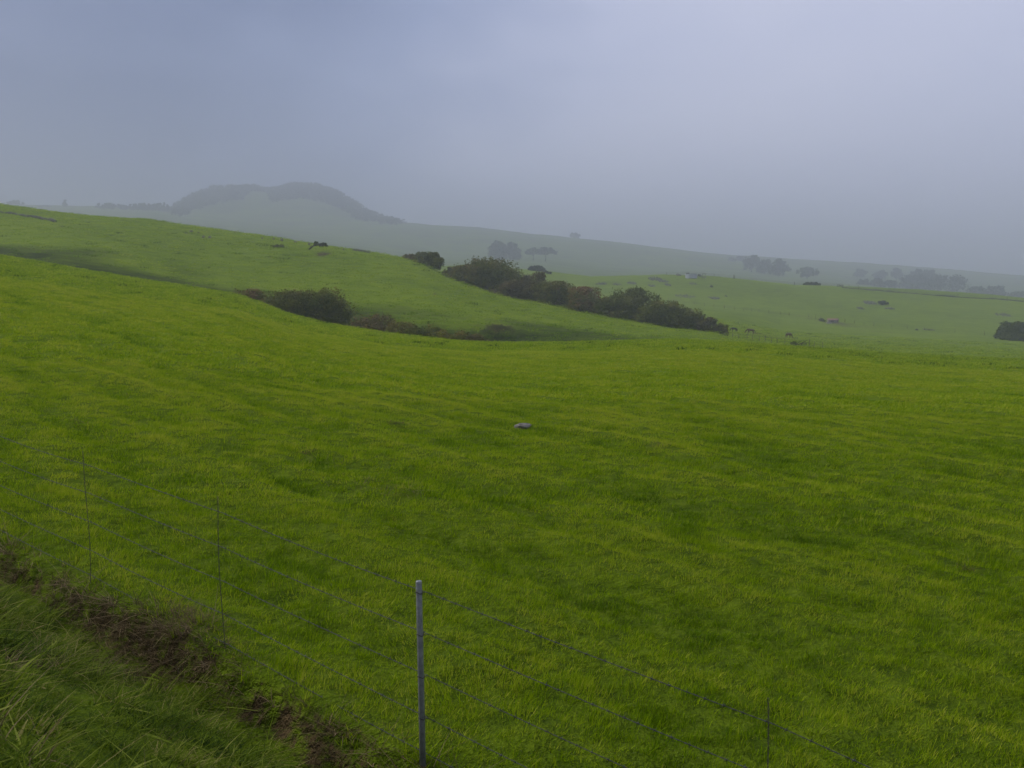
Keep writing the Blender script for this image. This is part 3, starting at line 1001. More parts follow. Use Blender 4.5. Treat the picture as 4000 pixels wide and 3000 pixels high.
GH = 'bushes in the row along the hill crest'
for i, (x0, x1, yt, dd_, lab, kw) in enumerate([
    (1740, 1898, 1036, 8, 'rounded dark bush forming the left end of the crest row', dict(tint=(.35, .75))),
    (1800, 2032, 1009, 17, 'tallest domed green bush of the crest row, peak near its left end', dict(tint=(.25, .65), nclump=130)),
    (1930, 2092, 1096, 7, 'low greyish brown bush in front of the tallest dome of the crest row', dict(mat=M_LEAF_BROWN, tint=(.2, .6))),
    (2034, 2136, 1064, 18, 'small brownish bush peeping over behind the grey-brown bush of the row', dict(mat=M_LEAF_BROWN, tint=(.1, .6))),
    (2078, 2252, 1099, 10, 'broad dark bush left of the reddish one in the crest row', dict(tint=(.25, .7), nclump=100)),
    (2222, 2342, 1121, 7, 'bush with reddish brown top in the middle of the crest row', dict(tint=(.5, .95), nclump=80)),
    (2338, 2482, 1156, 7, 'dark bush right of the gap in the crest row, before a taller one', dict(tint=(.2, .6))),
    (2376, 2556, 1126, 15, 'taller green domed bush behind others right of the gap in the row', dict(tint=(.15, .5), nclump=90)),
    (2500, 2660, 1176, 7, 'dark bush sloping down right of the taller domed bush', dict(tint=(.25, .65))),
    (2588, 2745, 1204, 9, 'dark bush before the thin twiggy end of the crest row', dict(tint=(.25, .6))),
    (2728, 2802, 1237, 7, 'thin brownish twiggy bush, last but one at the low end of the row', dict(mat=M_LEAF_BROWN, tint=(.1, .6), nclump=45, per=45)),
    (2786, 2848, 1263, 5, 'small twiggy bush ending the row beside the dark horse', dict(tint=(.3, .7), nclump=40, per=45)),
]):
    kw.setdefault('nclump', 80)
    shrub(x0, x1, yt, d2at((x0 + x1) / 2) + dd_, lab, group=GH, seed=20 + i, name='bush', **kw)

shrub(1580, 1630, 994, d2at(1600) + 1, 'low bush with pinkish dry top joined to a green bush on the skyline', seed=40, name='bush', mat=M_LEAF_BROWN, tint=(.5, 1), nclump=40, stem=.15)
shrub(1618, 1728, 986, d2at(1670) + 3, 'isolated rounded green bush on the hill crest left of the row', seed=41, name='bush', tint=(.2, .6), nclump=80)
shrub(2066, 2128, 1039, 553, 'small hazy bush on the meadow slope beyond the tallest crest bush', seed=42, name='bush', mat=M_LEAF_FAR, nclump=50, per=50)
shrub(2120, 2140, 1060, 545, 'tiny bush touching the small hazy bush, nearer its side', seed=43, name='bush', mat=M_LEAF_FAR, nclump=14, per=40)
shrub(2136, 2156, 1064, 540, 'outermost tiny bush downhill of the small hazy bush', seed=44, name='bush', mat=M_LEAF_FAR, nclump=14, per=40)
shrub(3918, 4052, 1258, hit(3960, 1330, 160).y, 'large dark round bush on the meadow cut by the right edge', seed=45, name='bush', tint=(0, .3), top_tint=.1, nclump=110, per=90)
shrub(3138, 3202, 1104, 575, 'low domed grey-green bush just beyond the meadow ridge', seed=46, name='bush', mat=M_LEAF_FAR, nclump=40, per=60, noise=.05)
shrub(1064, 1112, 956, hit(1088, 966, 170).y, 'flat dark shrub lying on the hillside left of the leaning tree', seed=47, name='bush', tint=(.3, .6), nclump=24, per=50)
shrub(3094, 3116, 1335, hit(3105, 1350, 150).y, 'small dark bush at the butt of the fallen branch', seed=48, name='bush', tint=(.1, .4), nclump=14, per=50)
shrub(3430, 3466, 1176, hit(3450, 1190, 160).y, 'dark low bush on the stony patch of the right meadow', seed=49, name='bush', tint=(.1, .4), nclump=20, per=50, mat=M_LEAF_FAR)

# ------------------------------------------------------------------ trees
def FARD(d):
    return float(np.interp(d, [700, 860, 1000, 1250, 1500, 1700, 1800], [820, 1380, 1620, 1850, 2020, 2350, 2490]))


def tree(px0, px1, ytop, d, label, group=None, trunk_px=None, clear=0.25, seed=0, nclump=60, per=50, lean=0.0, deep=.9, name='tree', umbrella=False, mat=M_LEAF_FAR, tint=(.2, .8), leaf=None, noise=.36):
    g = np.random.default_rng(2000 + seed)
    d = FARD(d)
    pc = (px0 + px1) / 2; tp = trunk_px or pc
    loc = at(tp, d, 0.2)
    h = max(1.5, zat(ytop, d, pc) - loc.z)
    w = (px1 - px0) / F * d
    ox = (pc - tp) / F * d
    o = thing(name, loc, label, 'tree', group)
    cl = dome_clumps(w, w * deep, h, nclump, g, base=h * clear, noise=noise, rel=.14 if umbrella else .18)
    if umbrella:
        rr = np.hypot(cl[:, 0], cl[:, 1]) / (w / 2)
        dome = np.sqrt(np.clip(1 - (np.minimum(rr, 1) * .93) ** 2, 0, 1))
        cl[:, 3] *= .8
        cl[:, 2] = h * (clear + .10) + (h * (1 - clear - .10) * dome - cl[:, 3] * .8) * g.uniform(.35, 1.0, len(cl))
    cl[:, 0] += ox
    tn = g.uniform(tint[0], tint[1], len(cl))
    V, Q, T = leaf_cloud(cl, leaf or max(.12, .0009 * d), tn, g, per)
    obj('crown', mesh_np('crown', V, quads=Q, mat=mat, tint=np.clip(T, 0, 1), smooth=False), o)
    mb = MB()
    r0 = 0.035 * h
    fork = Vector((ox * .35 + lean * h, 0, h * max(clear, .12) * .95))
    mb.tube([(0, 0, -.3), fork * .5 + Vector((0.02 * h, 0, 0)), fork], [r0 * 1.25, r0 * .95, r0 * .8], seg=8)
    for i in g.choice(len(cl), min(10, len(cl)), replace=False):
        t = Vector(cl[i, :3])
        mb.tube([fork, fork.lerp(t, .5) + Vector((0, 0, .04 * h)), t], [r0 * .55, r0 * .32, r0 * .1], seg=6)
    mb.build('trunk', M_BARK, o)
    return o


GF = 'hazy trees on the far slope'
tree(1914, 1976, 941, 890, 'hazy square-crowned tree, left of the close pair beside the umbrella trees', GF, seed=1, clear=.05, nclump=70, per=55, noise=.1)
tree(1964, 2030, 942, 893, 'hazy tree sloping down to the right, right of the close pair', GF, seed=2, clear=.04, nclump=60, per=55, trunk_px=1990)
tree(2054, 2116, 966, 878, 'hazy umbrella tree leaning left, left one of two sharing a canopy', GF, seed=3, clear=.38, umbrella=True, trunk_px=2082, nclump=46)
tree(2098, 2168, 962, 872, 'hazy umbrella tree with slim trunk, right one of two sharing a canopy', GF, seed=4, clear=.42, umbrella=True, trunk_px=2130, nclump=50)
tree(2230, 2258, 909, 1780, 'faint lone tree standing on the far misty ridge', GF, seed=5, clear=.2, nclump=30, per=30)
GRT = 'misty trees in the valley behind the right meadow'
for i, (x0, x1, yt, d, c, lab) in enumerate([
    (2903, 2962, 997, 1000, .2, 'misty round tree at the left end of the tall valley clump'),
    (2956, 3012, 1014, 985, .1, 'misty tree in the middle of the tall valley clump'),
    (3002, 3076, 1010, 960, .08, 'largest misty tree at the right of the tall valley clump'),
    (3110, 3190, 1044, 930, .22, 'misty wide-crowned tree standing alone above the ridge dome bush'),
    (3332, 3374, 1051, 1250, .1, 'faint small tree, first of a spaced row on the far field'),
    (3417, 3462, 1057, 1250, .1, 'faint low tree, second of a spaced row on the far field'),
    (3478, 3516, 1046, 1230, .15, 'faint taller tree, third of a spaced row on the far field'),
    (3550, 3606, 1052, 1120, .1, 'misty tree top at the upper left of the big right clump'),
    (3596, 3656, 1053, 1110, .1, 'misty flat tree top at the upper right of the big right clump'),
    (3516, 3600, 1074, 960, .06, 'broad misty tree in the lower left of the big right clump'),
    (3584, 3676, 1070, 950, .06, 'broad misty tree in the lower middle of the big right clump'),
    (3662, 3768, 1074, 940, .06, 'broad misty tree closing the big right clump on its right'),
    (3350, 3396, 1092, 900, .06, 'low misty bushy tree behind the ridge gate'),
    (3404, 3446, 1087, 900, .08, 'misty bushy tree between two low ones behind the ridge'),
    (3446, 3504, 1095, 895, .06, 'low broad misty tree left of the big right clump'),
    (3770, 3860, 1118, 880, .06, 'low misty tree right of the big clump, close to the ridge'),
    (3862, 3924, 1116, 870, .1, 'rounded misty tree near the right end above the ridge'),
    (3940, 4012, 1138, 860, .08, 'low misty tree at the right edge above the ridge'),
    (2840, 2868, 1008, 1400, .15, 'faint small tree left of the tall valley clump'),
    (2868, 2904, 1002, 1500, .1, 'faint bushy tree just left of the tall valley clump on the slope'),
]):
    tree(x0, x1, yt, d, lab, GRT, seed=20 + i, clear=c, nclump=44, per=42)
GLT = 'faint trees on the misty skyline at left'
for i, (x0, x1, yt, d, c, lab) in enumerate([
    (388, 480, 792, 1545, .05, 'faint wide tree clump on the left skyline'),
    (486, 508, 800, 1545, .1, 'faint narrow tree between the wide clump and the hedge line'),
    (516, 560, 797, 1545, .05, 'faint first tree of the skyline hedge line'),
    (550, 590, 794, 1545, .05, 'faint second tree of the skyline hedge line'),
    (582, 622, 796, 1545, .05, 'faint third tree of the skyline hedge line'),
    (614, 650, 794, 1545, .05, 'faint last broad tree of the skyline hedge line'),
    (648, 658, 792, 1545, .05, 'faint slim tree right of the hedge line, nearer to it'),
    (662, 670, 795, 1545, .05, 'faint slim tree standing next to the cinder cone foot'),
    (262, 276, 780, 1600, .03, 'faint tall columnar pine on the left skyline'),
    (46, 102, 782, 1650, .1, 'very faint tree above the left hill brow'),
    (168, 210, 803, 1600, .1, 'very faint low tree between the pine and the left edge'),
]):
    tree(x0, x1, yt, d, lab, GLT, seed=60 + i, clear=c, nclump=26, per=30)

# leaning windswept tree on the hill
lp = hit(1206, 977, 170)
o = thing('tree', lp, 'small windswept tree leaning right on the bare hillside', 'tree')
sc_ = lp.y / F
g = np.random.default_rng(77)
cl = []
for k in range(46):
    u = g.uniform(0, 1)
    cx = (20 + 50 * u) * sc_; top = 27 + 3 * math.sin(u * 9) - 6 * u * u
    cl.append((cx + g.normal(0, 1) * sc_, g.uniform(-14, 14) * sc_, (top - g.uniform(0, 10)) * sc_, g.uniform(1.4, 2.8) * sc_))
cl = np.array(cl)
V, Q, T = leaf_cloud(cl, .17, g.uniform(.1, .45, len(cl)), g, 60)
obj('crown', mesh_np('crown', V, quads=Q, mat=M_LEAF, tint=np.clip(T, 0, 1), smooth=False), o)
mb = MB()
mb.tube([(0, 0, -.3), (5 * sc_, 0, 4 * sc_), (13 * sc_, 0, 11 * sc_), (24 * sc_, 0, 17 * sc_)], [.26, .2, .16, .12], seg=8)
mb.tube([(-8 * sc_, 0, -.25), (-2 * sc_, 0.1, .12), (4 * sc_, .1, .1)], [.05, .16, .1], seg=8)
for k in range(8):
    t = Vector(cl[k * 5, :3]); a = Vector((18 * sc_, 0, 14 * sc_))
    mb.tube([a, a.lerp(t, .5) + Vector((0, 0, .15)), t], [.1, .06, .03], seg=6)
mb.tube([(10 * sc_, 0, 9 * sc_), (2 * sc_, .2, 17 * sc_), (-4 * sc_, .2, 20 * sc_)], [.06, .035, .015], seg=6)
mb.build('trunk', M_BARK, o)

# fallen branch by the near meadow fence
fb = hit(3130, 1352, 150)
mb = MB(); k_ = fb.y / F
for a in ((-30, 0, -12, 6, 20, 14), (-20, 2, 0, 10, 12, 22), (-10, 1, 8, 4, 30, 18), (-25, 0, -15, 10, -6, 20), (0, 4, 10, 14, 22, 24)):
    mb.tube([(a[0] * k_, 0, a[1] * k_ + .1), (a[2] * k_, .3, a[3] * k_), (a[4] * k_, -.2, a[5] * k_)], [.10, .07, .02], seg=6)
o = mb.build('fallen_branch', M_BARK)
o.location = fb
tag(o, 'fallen forked bare branch lying beside the thin fence below the horses', 'branch')

# the wood on the cinder cone
def wood():
    g = np.random.default_rng(91)
    Vs = []; Qs = []; Ts = []; base = 0
    spots = []
    ds = np.linspace(1300, 2512, 200)
    for px in np.linspace(686, 1560, 120):
        t, _ = tq(px, 760); t = float(t)
        q = height(t * ds, ds) / ds
        qc = q.max()
        band = np.interp(px, [690, 730, 800, 930, 968, 1050, 1075, 1300, 1400, 1480, 1560], [44, 62, 60, 52, 8, 9, 48, 60, 56, 30, 10])
        dens = 34 if (px < 965 or 1060 < px < 1420) else 8
        for k in range(dens):
            off = g.uniform(0, band)
            i = int(np.nonzero(q >= qc - off / F)[0][0])
            spots.append((t * ds[i] + g.normal(0, 5), ds[i]))
    S = np.array(spots); Z = height(S[:, 0], S[:, 1])
    cl = np.stack([S[:, 0], S[:, 1], Z + g.uniform(1.5, 6, len(S)) + 6 * np.clip(fbm(S[:, 0] / 45, S[:, 1] / 60, 83, 2), 0, 1), g.uniform(2.2, 4.6, len(S))], -1)
    V, Q, T = leaf_cloud(cl, 1.7, g.uniform(.1, .7, len(cl)), g, 26)
    o = obj('wood', mesh_np('wood', V, quads=Q, mat=M_LEAF_FAR, tint=np.clip(T, 0, 1), smooth=False))
    tag(o, 'dark misty woodland capping the far cinder cone', 'wood', kind='stuff')


wood()

# ------------------------------------------------------------------ rocks
def rock_mesh(w, dpt, h, seed, mat):
    bm = bmesh.new()
    bmesh.ops.create_icosphere(bm, subdivisions=3, radius=1.0)
    g = np.random.default_rng(seed)
    off = g.uniform(0, 50, 3)
    pl = [Vector(v).normalized() for v in g.normal(size=(9, 3))]
    lim = g.uniform(.62, .92, 9)
    for v in bm.verts:
        p = v.co.copy()
        for q_, l_ in zip(pl, lim):
            e = p.dot(q_) - l_
            if e > 0: p -= q_ * e * .9
        k = 1 + .16 * float(perlin(p.x * 2.5 + off[0], p.y * 2.5 + p.z * 1.7 + off[1], 5))
        v.co = Vector((p.x * w / 2 * k, p.y * dpt / 2 * k, p.z * h * k))
    me = bpy.data.meshes.new('rock'); bm.to_mesh(me); bm.free()
    me.materials.append(mat)
    return me


def outcrop_mesh(w, dpt, h, seed, mat):
    n = 40; m = 24
    u, v = np.meshgrid(np.linspace(-1, 1, n), np.linspace(-1, 1, m), indexing='ij')
    g = np.random.default_rng(seed); ox, oy = g.uniform(0, 90, 2)
    x = u * w * .62; y = v * dpt * .7
    nz = fbm(x / (w * .10) + ox, y / (dpt * .28) + oy, 7, 3)
    env = np.clip(1 - u * u - v * v, 0, 1) ** .6
    e_ = .75 * env + 1.25 * nz - .55
    z = h * (np.round(e_ * 5) / 5 * .7 + e_ * .3) * 1.2
    z = np.clip(z, -h, h) - h * .10 - .25 * (env <= 0)
    idx = np.arange(n * m).reshape(n, m)
    q = np.stack([idx[:-1, :-1], idx[1:, :-1], idx[1:, 1:], idx[:-1, 1:]], -1).reshape(-1, 4)
    return mesh_np('rock', np.stack([x, y, z], -1).reshape(-1, 3), quads=q, mat=mat, smooth=False)


def rock(px, py, wpx, hpx, label, group=None, mat=M_ROCK, seed=0, dmin=2.5, name='rock'):
    p = hit(px, py, dmin)
    k = p.y / F
    if mat is M_DARKROCK and wpx > 20 and hpx < 9:
        o = obj(name, outcrop_mesh(wpx * k, wpx * k * .55 + 2.5, hpx * k, seed, mat))
        e = 1.0
        sx = (H1(p.x + e, p.y) - H1(p.x - e, p.y)) / 2; sy = (H1(p.x, p.y + e) - H1(p.x, p.y - e)) / 2
        o.rotation_euler = Vector((-sx, -sy, 1)).to_track_quat('Z', 'Y').to_euler()
        o.location = p
    else:
        o = obj(name, rock_mesh(wpx * k, wpx * k * .8, hpx * k, seed, mat))
        o.location = p + Vector((0, 0, hpx * k * .05)); o.rotation_euler = (0, 0, seed * 1.3)
    tag(o, label, 'rock', group)
    return o


rock(2045, 1671, 80, 19, 'flat pale grey rock half sunk in the middle of the near field', seed=3)
GB = 'grey boulders on the hillside'
for i, (x, y, w, h, lab) in enumerate([
    (747, 906, 15, 6, 'grey boulder highest of the cluster on the left hillside'),
    (776, 911, 14, 5, 'grey boulder between the highest and the palest ones on the left hillside'),
    (794, 931, 15, 8, 'palest grey boulder at the bottom left of the hillside cluster'),
    (820, 931, 18, 8, 'grey boulder with reddish earth beside it, right end of the hillside cluster'),
    (727, 914, 11, 4, 'small flat stone at the left of the hillside boulder cluster'),
    (918, 908, 11, 4, 'small stone on the skyline between the boulder cluster and leaning tree'),
    (1024, 933, 9, 6, 'small upright stone, leftmost of four near the skyline'),
    (1068, 938, 12, 6, 'grey stone, second of four near the skyline'),
    (1100, 941, 17, 9, 'pointed dark grey stone, biggest of four near the skyline'),
    (1154, 947, 14, 5, 'brownish flat stone, rightmost of four left of the leaning tree'),
    (1208, 957, 13, 7, 'grey stone just behind the leaning tree'),
    (1342, 978, 10, 6, 'dark stone on the hillside right of the leaning tree'),
]):
    rock(x, y, w, h, lab, GB, seed=10 + i, dmin=170)
GO = 'low rock outcrops on the meadow'
for i, (x, y, w, h, lab) in enumerate([
    (1395, 974, 40, 5, 'low brownish outcrop on the skyline right of the leaning tree'),
    (1412, 981, 26, 5, 'narrow grey outcrop just below the skyline outcrop'),
    (2350, 1110, 40, 6, 'low stony outcrop at the left of the meadow rocks'),
    (2410, 1112, 34, 5, 'flat stones second from left on the upper meadow'),
    (2470, 1108, 30, 6, 'grey stones in the middle of the upper meadow'),
    (2560, 1092, 46, 8, 'dark outcrop below the water tank, upper of the meadow rocks'),
    (2590, 1100, 36, 6, 'outcrop with pale stone right below the dark outcrop'),
    (2545, 1118, 26, 6, 'stone cluster below the middle meadow outcrops'),
    (2610, 1114, 22, 5, 'small pale stones right of the stone cluster'),
    (2705, 1110, 30, 5, 'flat dark outcrop below the tank frame'),
    (2778, 1122, 18, 6, 'small isolated stone on the upper meadow right of the tank'),
    (2680, 1160, 70, 5, 'long low dark outcrop across the middle meadow'),
    (2790, 1166, 36, 6, 'low outcrop right of the long dark one'),
    (2836, 1159, 12, 5, 'small rounded stone alone right of the meadow outcrops'),
    (3395, 1184, 50, 6, 'long blue-grey outcrop sloping to the dark meadow bush'),
    (3475, 1206, 30, 6, 'dark stones below right of the dark meadow bush'),
    (3360, 1204, 26, 4, 'faint flat outcrop left of the stones below the meadow bush'),
    (3920, 1232, 60, 5, 'long low outcrop on the meadow above the right edge bush'),
    (3630, 1290, 24, 5, 'dark stone beside the middle fence line on the right'),
    (3580, 1288, 18, 4, 'small dark stone left of the stone by the fence line'),
]):
    rock(x, y, w, h, lab, GO, mat=M_DARKROCK, seed=40 + i, dmin=170)

# low stone walls
def stone_wall(pix, label, h, seed, dmin, thick=.7):
    pts = [hit(x, y, dmin) for x, y in pix]
    g = np.random.default_rng(seed)
    V = []; Fs = []
    P = []
    for a, b in zip(pts[:-1], pts[1:]):
        n = max(2, int((b - a).length / 1.2))
        for i in range(n):
            P.append(a.lerp(b, i / n))
    P.append(pts[-1])
    for i, p in enumerate(P):
        a = P[max(0, i - 1)]; b = P[min(len(P) - 1, i + 1)]
        t = (b - a).normalized(); nrm = Vector((-t.y, t.x, 0)).normalized()
        z = H1(p.x, p.y)
        hh = h * g.uniform(.6, 1.25)
        for o_, zz in ((-1, -.3), (-.8, hh * .6), (-.35, hh), (.35, hh * .95), (.8, hh * .55), (1, -.3)):
            V.append(Vector((p.x, p.y, z + zz)) + nrm * o_ * thick * .5 * g.uniform(.8, 1.2))
    for i in range(len(P) - 1):
        for k in range(5):
            Fs.append((i * 6 + k, i * 6 + k + 1, (i + 1) * 6 + k + 1, (i + 1) * 6 + k))
    o = obj('stone_wall', mesh_np('stone_wall', V, faces=Fs, mat=M_DARKROCK, smooth=False))
    tag(o, label, 'wall')
    return o


stone_wall([(-260, 800), (-60, 822), (0, 832), (60, 839), (110, 848), (160, 858), (218, 870)], 'dark low stone wall running down the left hilltop', .55, 5, 170)
stone_wall([(3288, 1125), (3400, 1134), (3480, 1141), (3600, 1151), (3742, 1161), (3850, 1168), (4000, 1179), (4200, 1192)],
           'dark low stone wall along the right meadow ridge', .45, 6, 330)

# ------------------------------------------------------------------ far fences
def far_fence(name, pix, posts, label, dmin, hpost, r=.06, wires=2, wr=.014):
    f0 = hit(*pix[0], dmin)
    o = thing(name, f0, label, 'fence')
    first = None
    tops = []
    g = random.Random(len(label))
    for (x, y, s) in posts:
        p = hit(x, y, dmin)
        h = hpost * s
        lx = g.uniform(-.08, .08) * h
        mb = MB()
        q = p - f0
        mb.tube([q - Vector((0, 0, .3)), q + Vector((lx, 0, h - .02)), q + Vector((lx, 0, h))], [r * s, r * .9 * s, r * .6 * s], seg=8)
        mb.build('post', M_TIMBER, o)
        tops.append(q)
    for w in range(wires):
        mb = MB()
        mb.tube([t + Vector((0, 0, hpost * (.85 - .4 * w))) for t in tops], wr, seg=4)
        mb.build('wire', M_WIRE, o)
    return o


far_fence('wire_fence', [(2917, 1329)], [(2862, 1320, .9), (2885, 1324, .9), (2917, 1329, 1.1), (2940, 1331, 1), (2965, 1336, .9), (2988, 1338, 1.1), (3013, 1343, 1), (3037, 1344, 1), (3065, 1347, .9),
                                        (3162, 1355, 1.2), (3180, 1357, .8), (3213, 1361, 1)],
          'thin wire fence with slim posts just below the three horses', 160, 1.15, r=.05)
far_fence('wire_fence', [(2611, 1176)], [(2611, 1176, 1), (2672, 1188, .9), (2713, 1190, .9), (2752, 1197, 1.1), (2788, 1201, .9), (2830, 1206, 1.1), (2870, 1211, .9), (2905, 1214, .9), (2936, 1218, 1), (2965, 1219, 1), (3004, 1225, 1.1),
                                        (3050, 1230, 1), (3083, 1233, .9), (3158, 1240, .9), (3187, 1246, 1.2), (3206, 1248, 1), (3276, 1257, 1), (3300, 1259, 1.2), (3338, 1264, 1), (3375, 1268, .8), (3413, 1273, 1), (3482, 1280, .8), (3545, 1284, .9),
                                        (3611, 1290, .9), (3730, 1298, .9), (3846, 1310, 1.2), (3900, 1318, 1)],
          'old wire fence of grey posts crossing the meadow past the rusty hut', 200, 1.35, r=.07)
far_fence('wire_fence', [(2866, 1088)], [(2604, 1074, .8), (2790, 1080, .8), (2866, 1088, 1.3), (2870, 1089, 1.1), (3103, 1115, 1.2), (3316, 1122, .8), (3353, 1131, 1.2), (3473, 1140, 1.2), (3742, 1162, 1.2), (3934, 1175, 1.3)],
          'wire fence with a few dark posts along the right meadow ridge', 300, 1.5, r=.11)

# ------------------------------------------------------------------ water tank, frame, hut, trough, gate
tk = hit(2700, 1085, 300); k_ = tk.y / F
tank = thing('water_tank', tk, 'round grey sheet metal water tank on the meadow ridge', 'water tank')
R_ = 23 * k_; Hh = 15 * k_
mb = MB(); mb.lathe([(0, -.3), (R_, -.3), (R_, Hh * .33), (R_ + .03, Hh * .335), (R_, Hh * .34), (R_, Hh * .66), (R_ + .03, Hh * .665), (R_, Hh * .67), (R_, Hh), (R_ - .06, Hh + .01), (R_ - .06, Hh * .9), (0, Hh * .9)], 40)
mb.build('shell', M_TANK, tank, smooth=False)
mb = MB(); mb.lathe([(R_ + .005, Hh - .05), (R_ + .07, Hh - .05), (R_ + .07, Hh + .05), (R_ - .1, Hh + .05)], 40); mb.build('rim', M_STEEL, tank)
mb = MB(); mb.box((-R_ * .62, -R_ * .2, Hh + .22), (1.5, 1.2, .36)); mb.box((-R_ * .5, -R_ * .2, Hh + .47), (.3, .3, .2)); mb.build('hatch', M_DARKROCK, tank, smooth=False)
mb = MB(); mb.tube([(R_ * .1, -R_ * .2, Hh * .9), (R_ * .1, -R_ * .2, Hh + .55)], .06); mb.build('vent_pipe', M_STEEL, tank)

fr = hit(2750, 1088, 300)
frame = thing('timber_frame', fr, 'open timber goalpost frame just right of the water tank', 'frame')
for sx in (-1, 1):
    mb = MB(); mb.box((sx * 6 * k_, 0, 8 * k_ - .1), (.22, .22, 17 * k_ + .2)); mb.build('upright', M_PALE if sx > 0 else M_TIMBER, frame, smooth=False)
mb = MB(); mb.box((0, 0, 17.5 * k_), (14.5 * k_, .24, .24)); mb.build('crossbar', M_TIMBER, frame, smooth=False)
mb = MB(); mb.box((0, .1, 5 * k_), (12 * k_ - .24, .08, .35)); mb.build('rail', M_TIMBER, frame, smooth=False)

pp_ = hit(2733, 1084, 300)
sr = rock(2732, 1080, 22, 11, 'brown heap of stones between the water tank and the timber frame', None, M_DARKROCK, 90, 300)
rock(2650, 1076, 24, 7, 'pinkish grey boulders on the ridge left of the water tank', None, M_ROCK, 91, 300)

hp = hit(3245, 1256, 250); hp.y -= 2.6; hp.z = H1(hp.x, hp.y); k_ = hp.y / F
hut = thing('hut', hp, 'small low hut with rusty red roof sheets on the meadow fence line', 'hut')
mb = MB(); mb.box((0, 0, 4.5 * k_), (36 * k_, 1.8, 9 * k_ + .2)); mb.build('wall', M_PALE, hut, smooth=False)
mb = MB()
for i in range(18):
    x = (-20 + i * 40 / 17) * k_
    mb.box((x, -.1, 11.2 * k_ + (.012 if i % 2 else 0)), (40 / 17 * k_ * .98, 2.5, .05), M=Matrix.Rotation(.22, 3, 'X'))
mb.build('roof', M_RUST, hut, smooth=False)
mb = MB(); mb.box((17 * k_, -1.0, 7 * k_), (.22, .22, 15 * k_)); mb.build('post', M_TIMBER, hut, smooth=False)
mb = MB(); mb.box((-4 * k_, -.93, 3.4 * k_), (12 * k_, .06, 6.0 * k_)); mb.build('door', M_TIMBER, hut, smooth=False)
tp = hit(3240, 1263, 250)
tr = thing('water_trough', tp, 'pale grey water trough on the ground in front of the rusty hut', 'trough')
mb = MB()
mb.box((0, 0, .12), (1.9, .7, .36)); mb.box((0, -.33, .36), (1.9, .07, .16)); mb.box((0, .33, .36), (1.9, .07, .16)); mb.box((-.92, 0, .36), (.07, .59, .16)); mb.box((.92, 0, .36), (.07, .59, .16))
mb.build('basin', M_PALE, tr, smooth=False)
shrub(3200, 3222, 1246, hp.y + .3, 'dark low bush at the left end of the rusty hut', seed=50, name='bush', tint=(.1, .4), nclump=14, per=40)

gp = hit(3283, 1121, 330); k_ = gp.y / F
gt = thing('gate', gp, 'small timber gate standing on the right meadow ridge above the stone wall', 'gate')
for x, h in ((-12, 8), (-6, 9), (10, 6)):
    mb = MB(); mb.box((x * k_, 0, h * k_ / 2), (.26, .2, h * k_ + .3)); mb.build('post', M_TIMBER, gt, smooth=False)
mb = MB()
for z in (2.0, 4.6, 7.2):
    mb.box((2 * k_, .03, z * k_), (15.5 * k_, .1, .16))
mb.tube([(-5 * k_, -.06, 7 * k_), (9 * k_, -.06, 2 * k_)], .07, seg=6)
mb.build('leaf', M_TIMBER, gt, smooth=False)

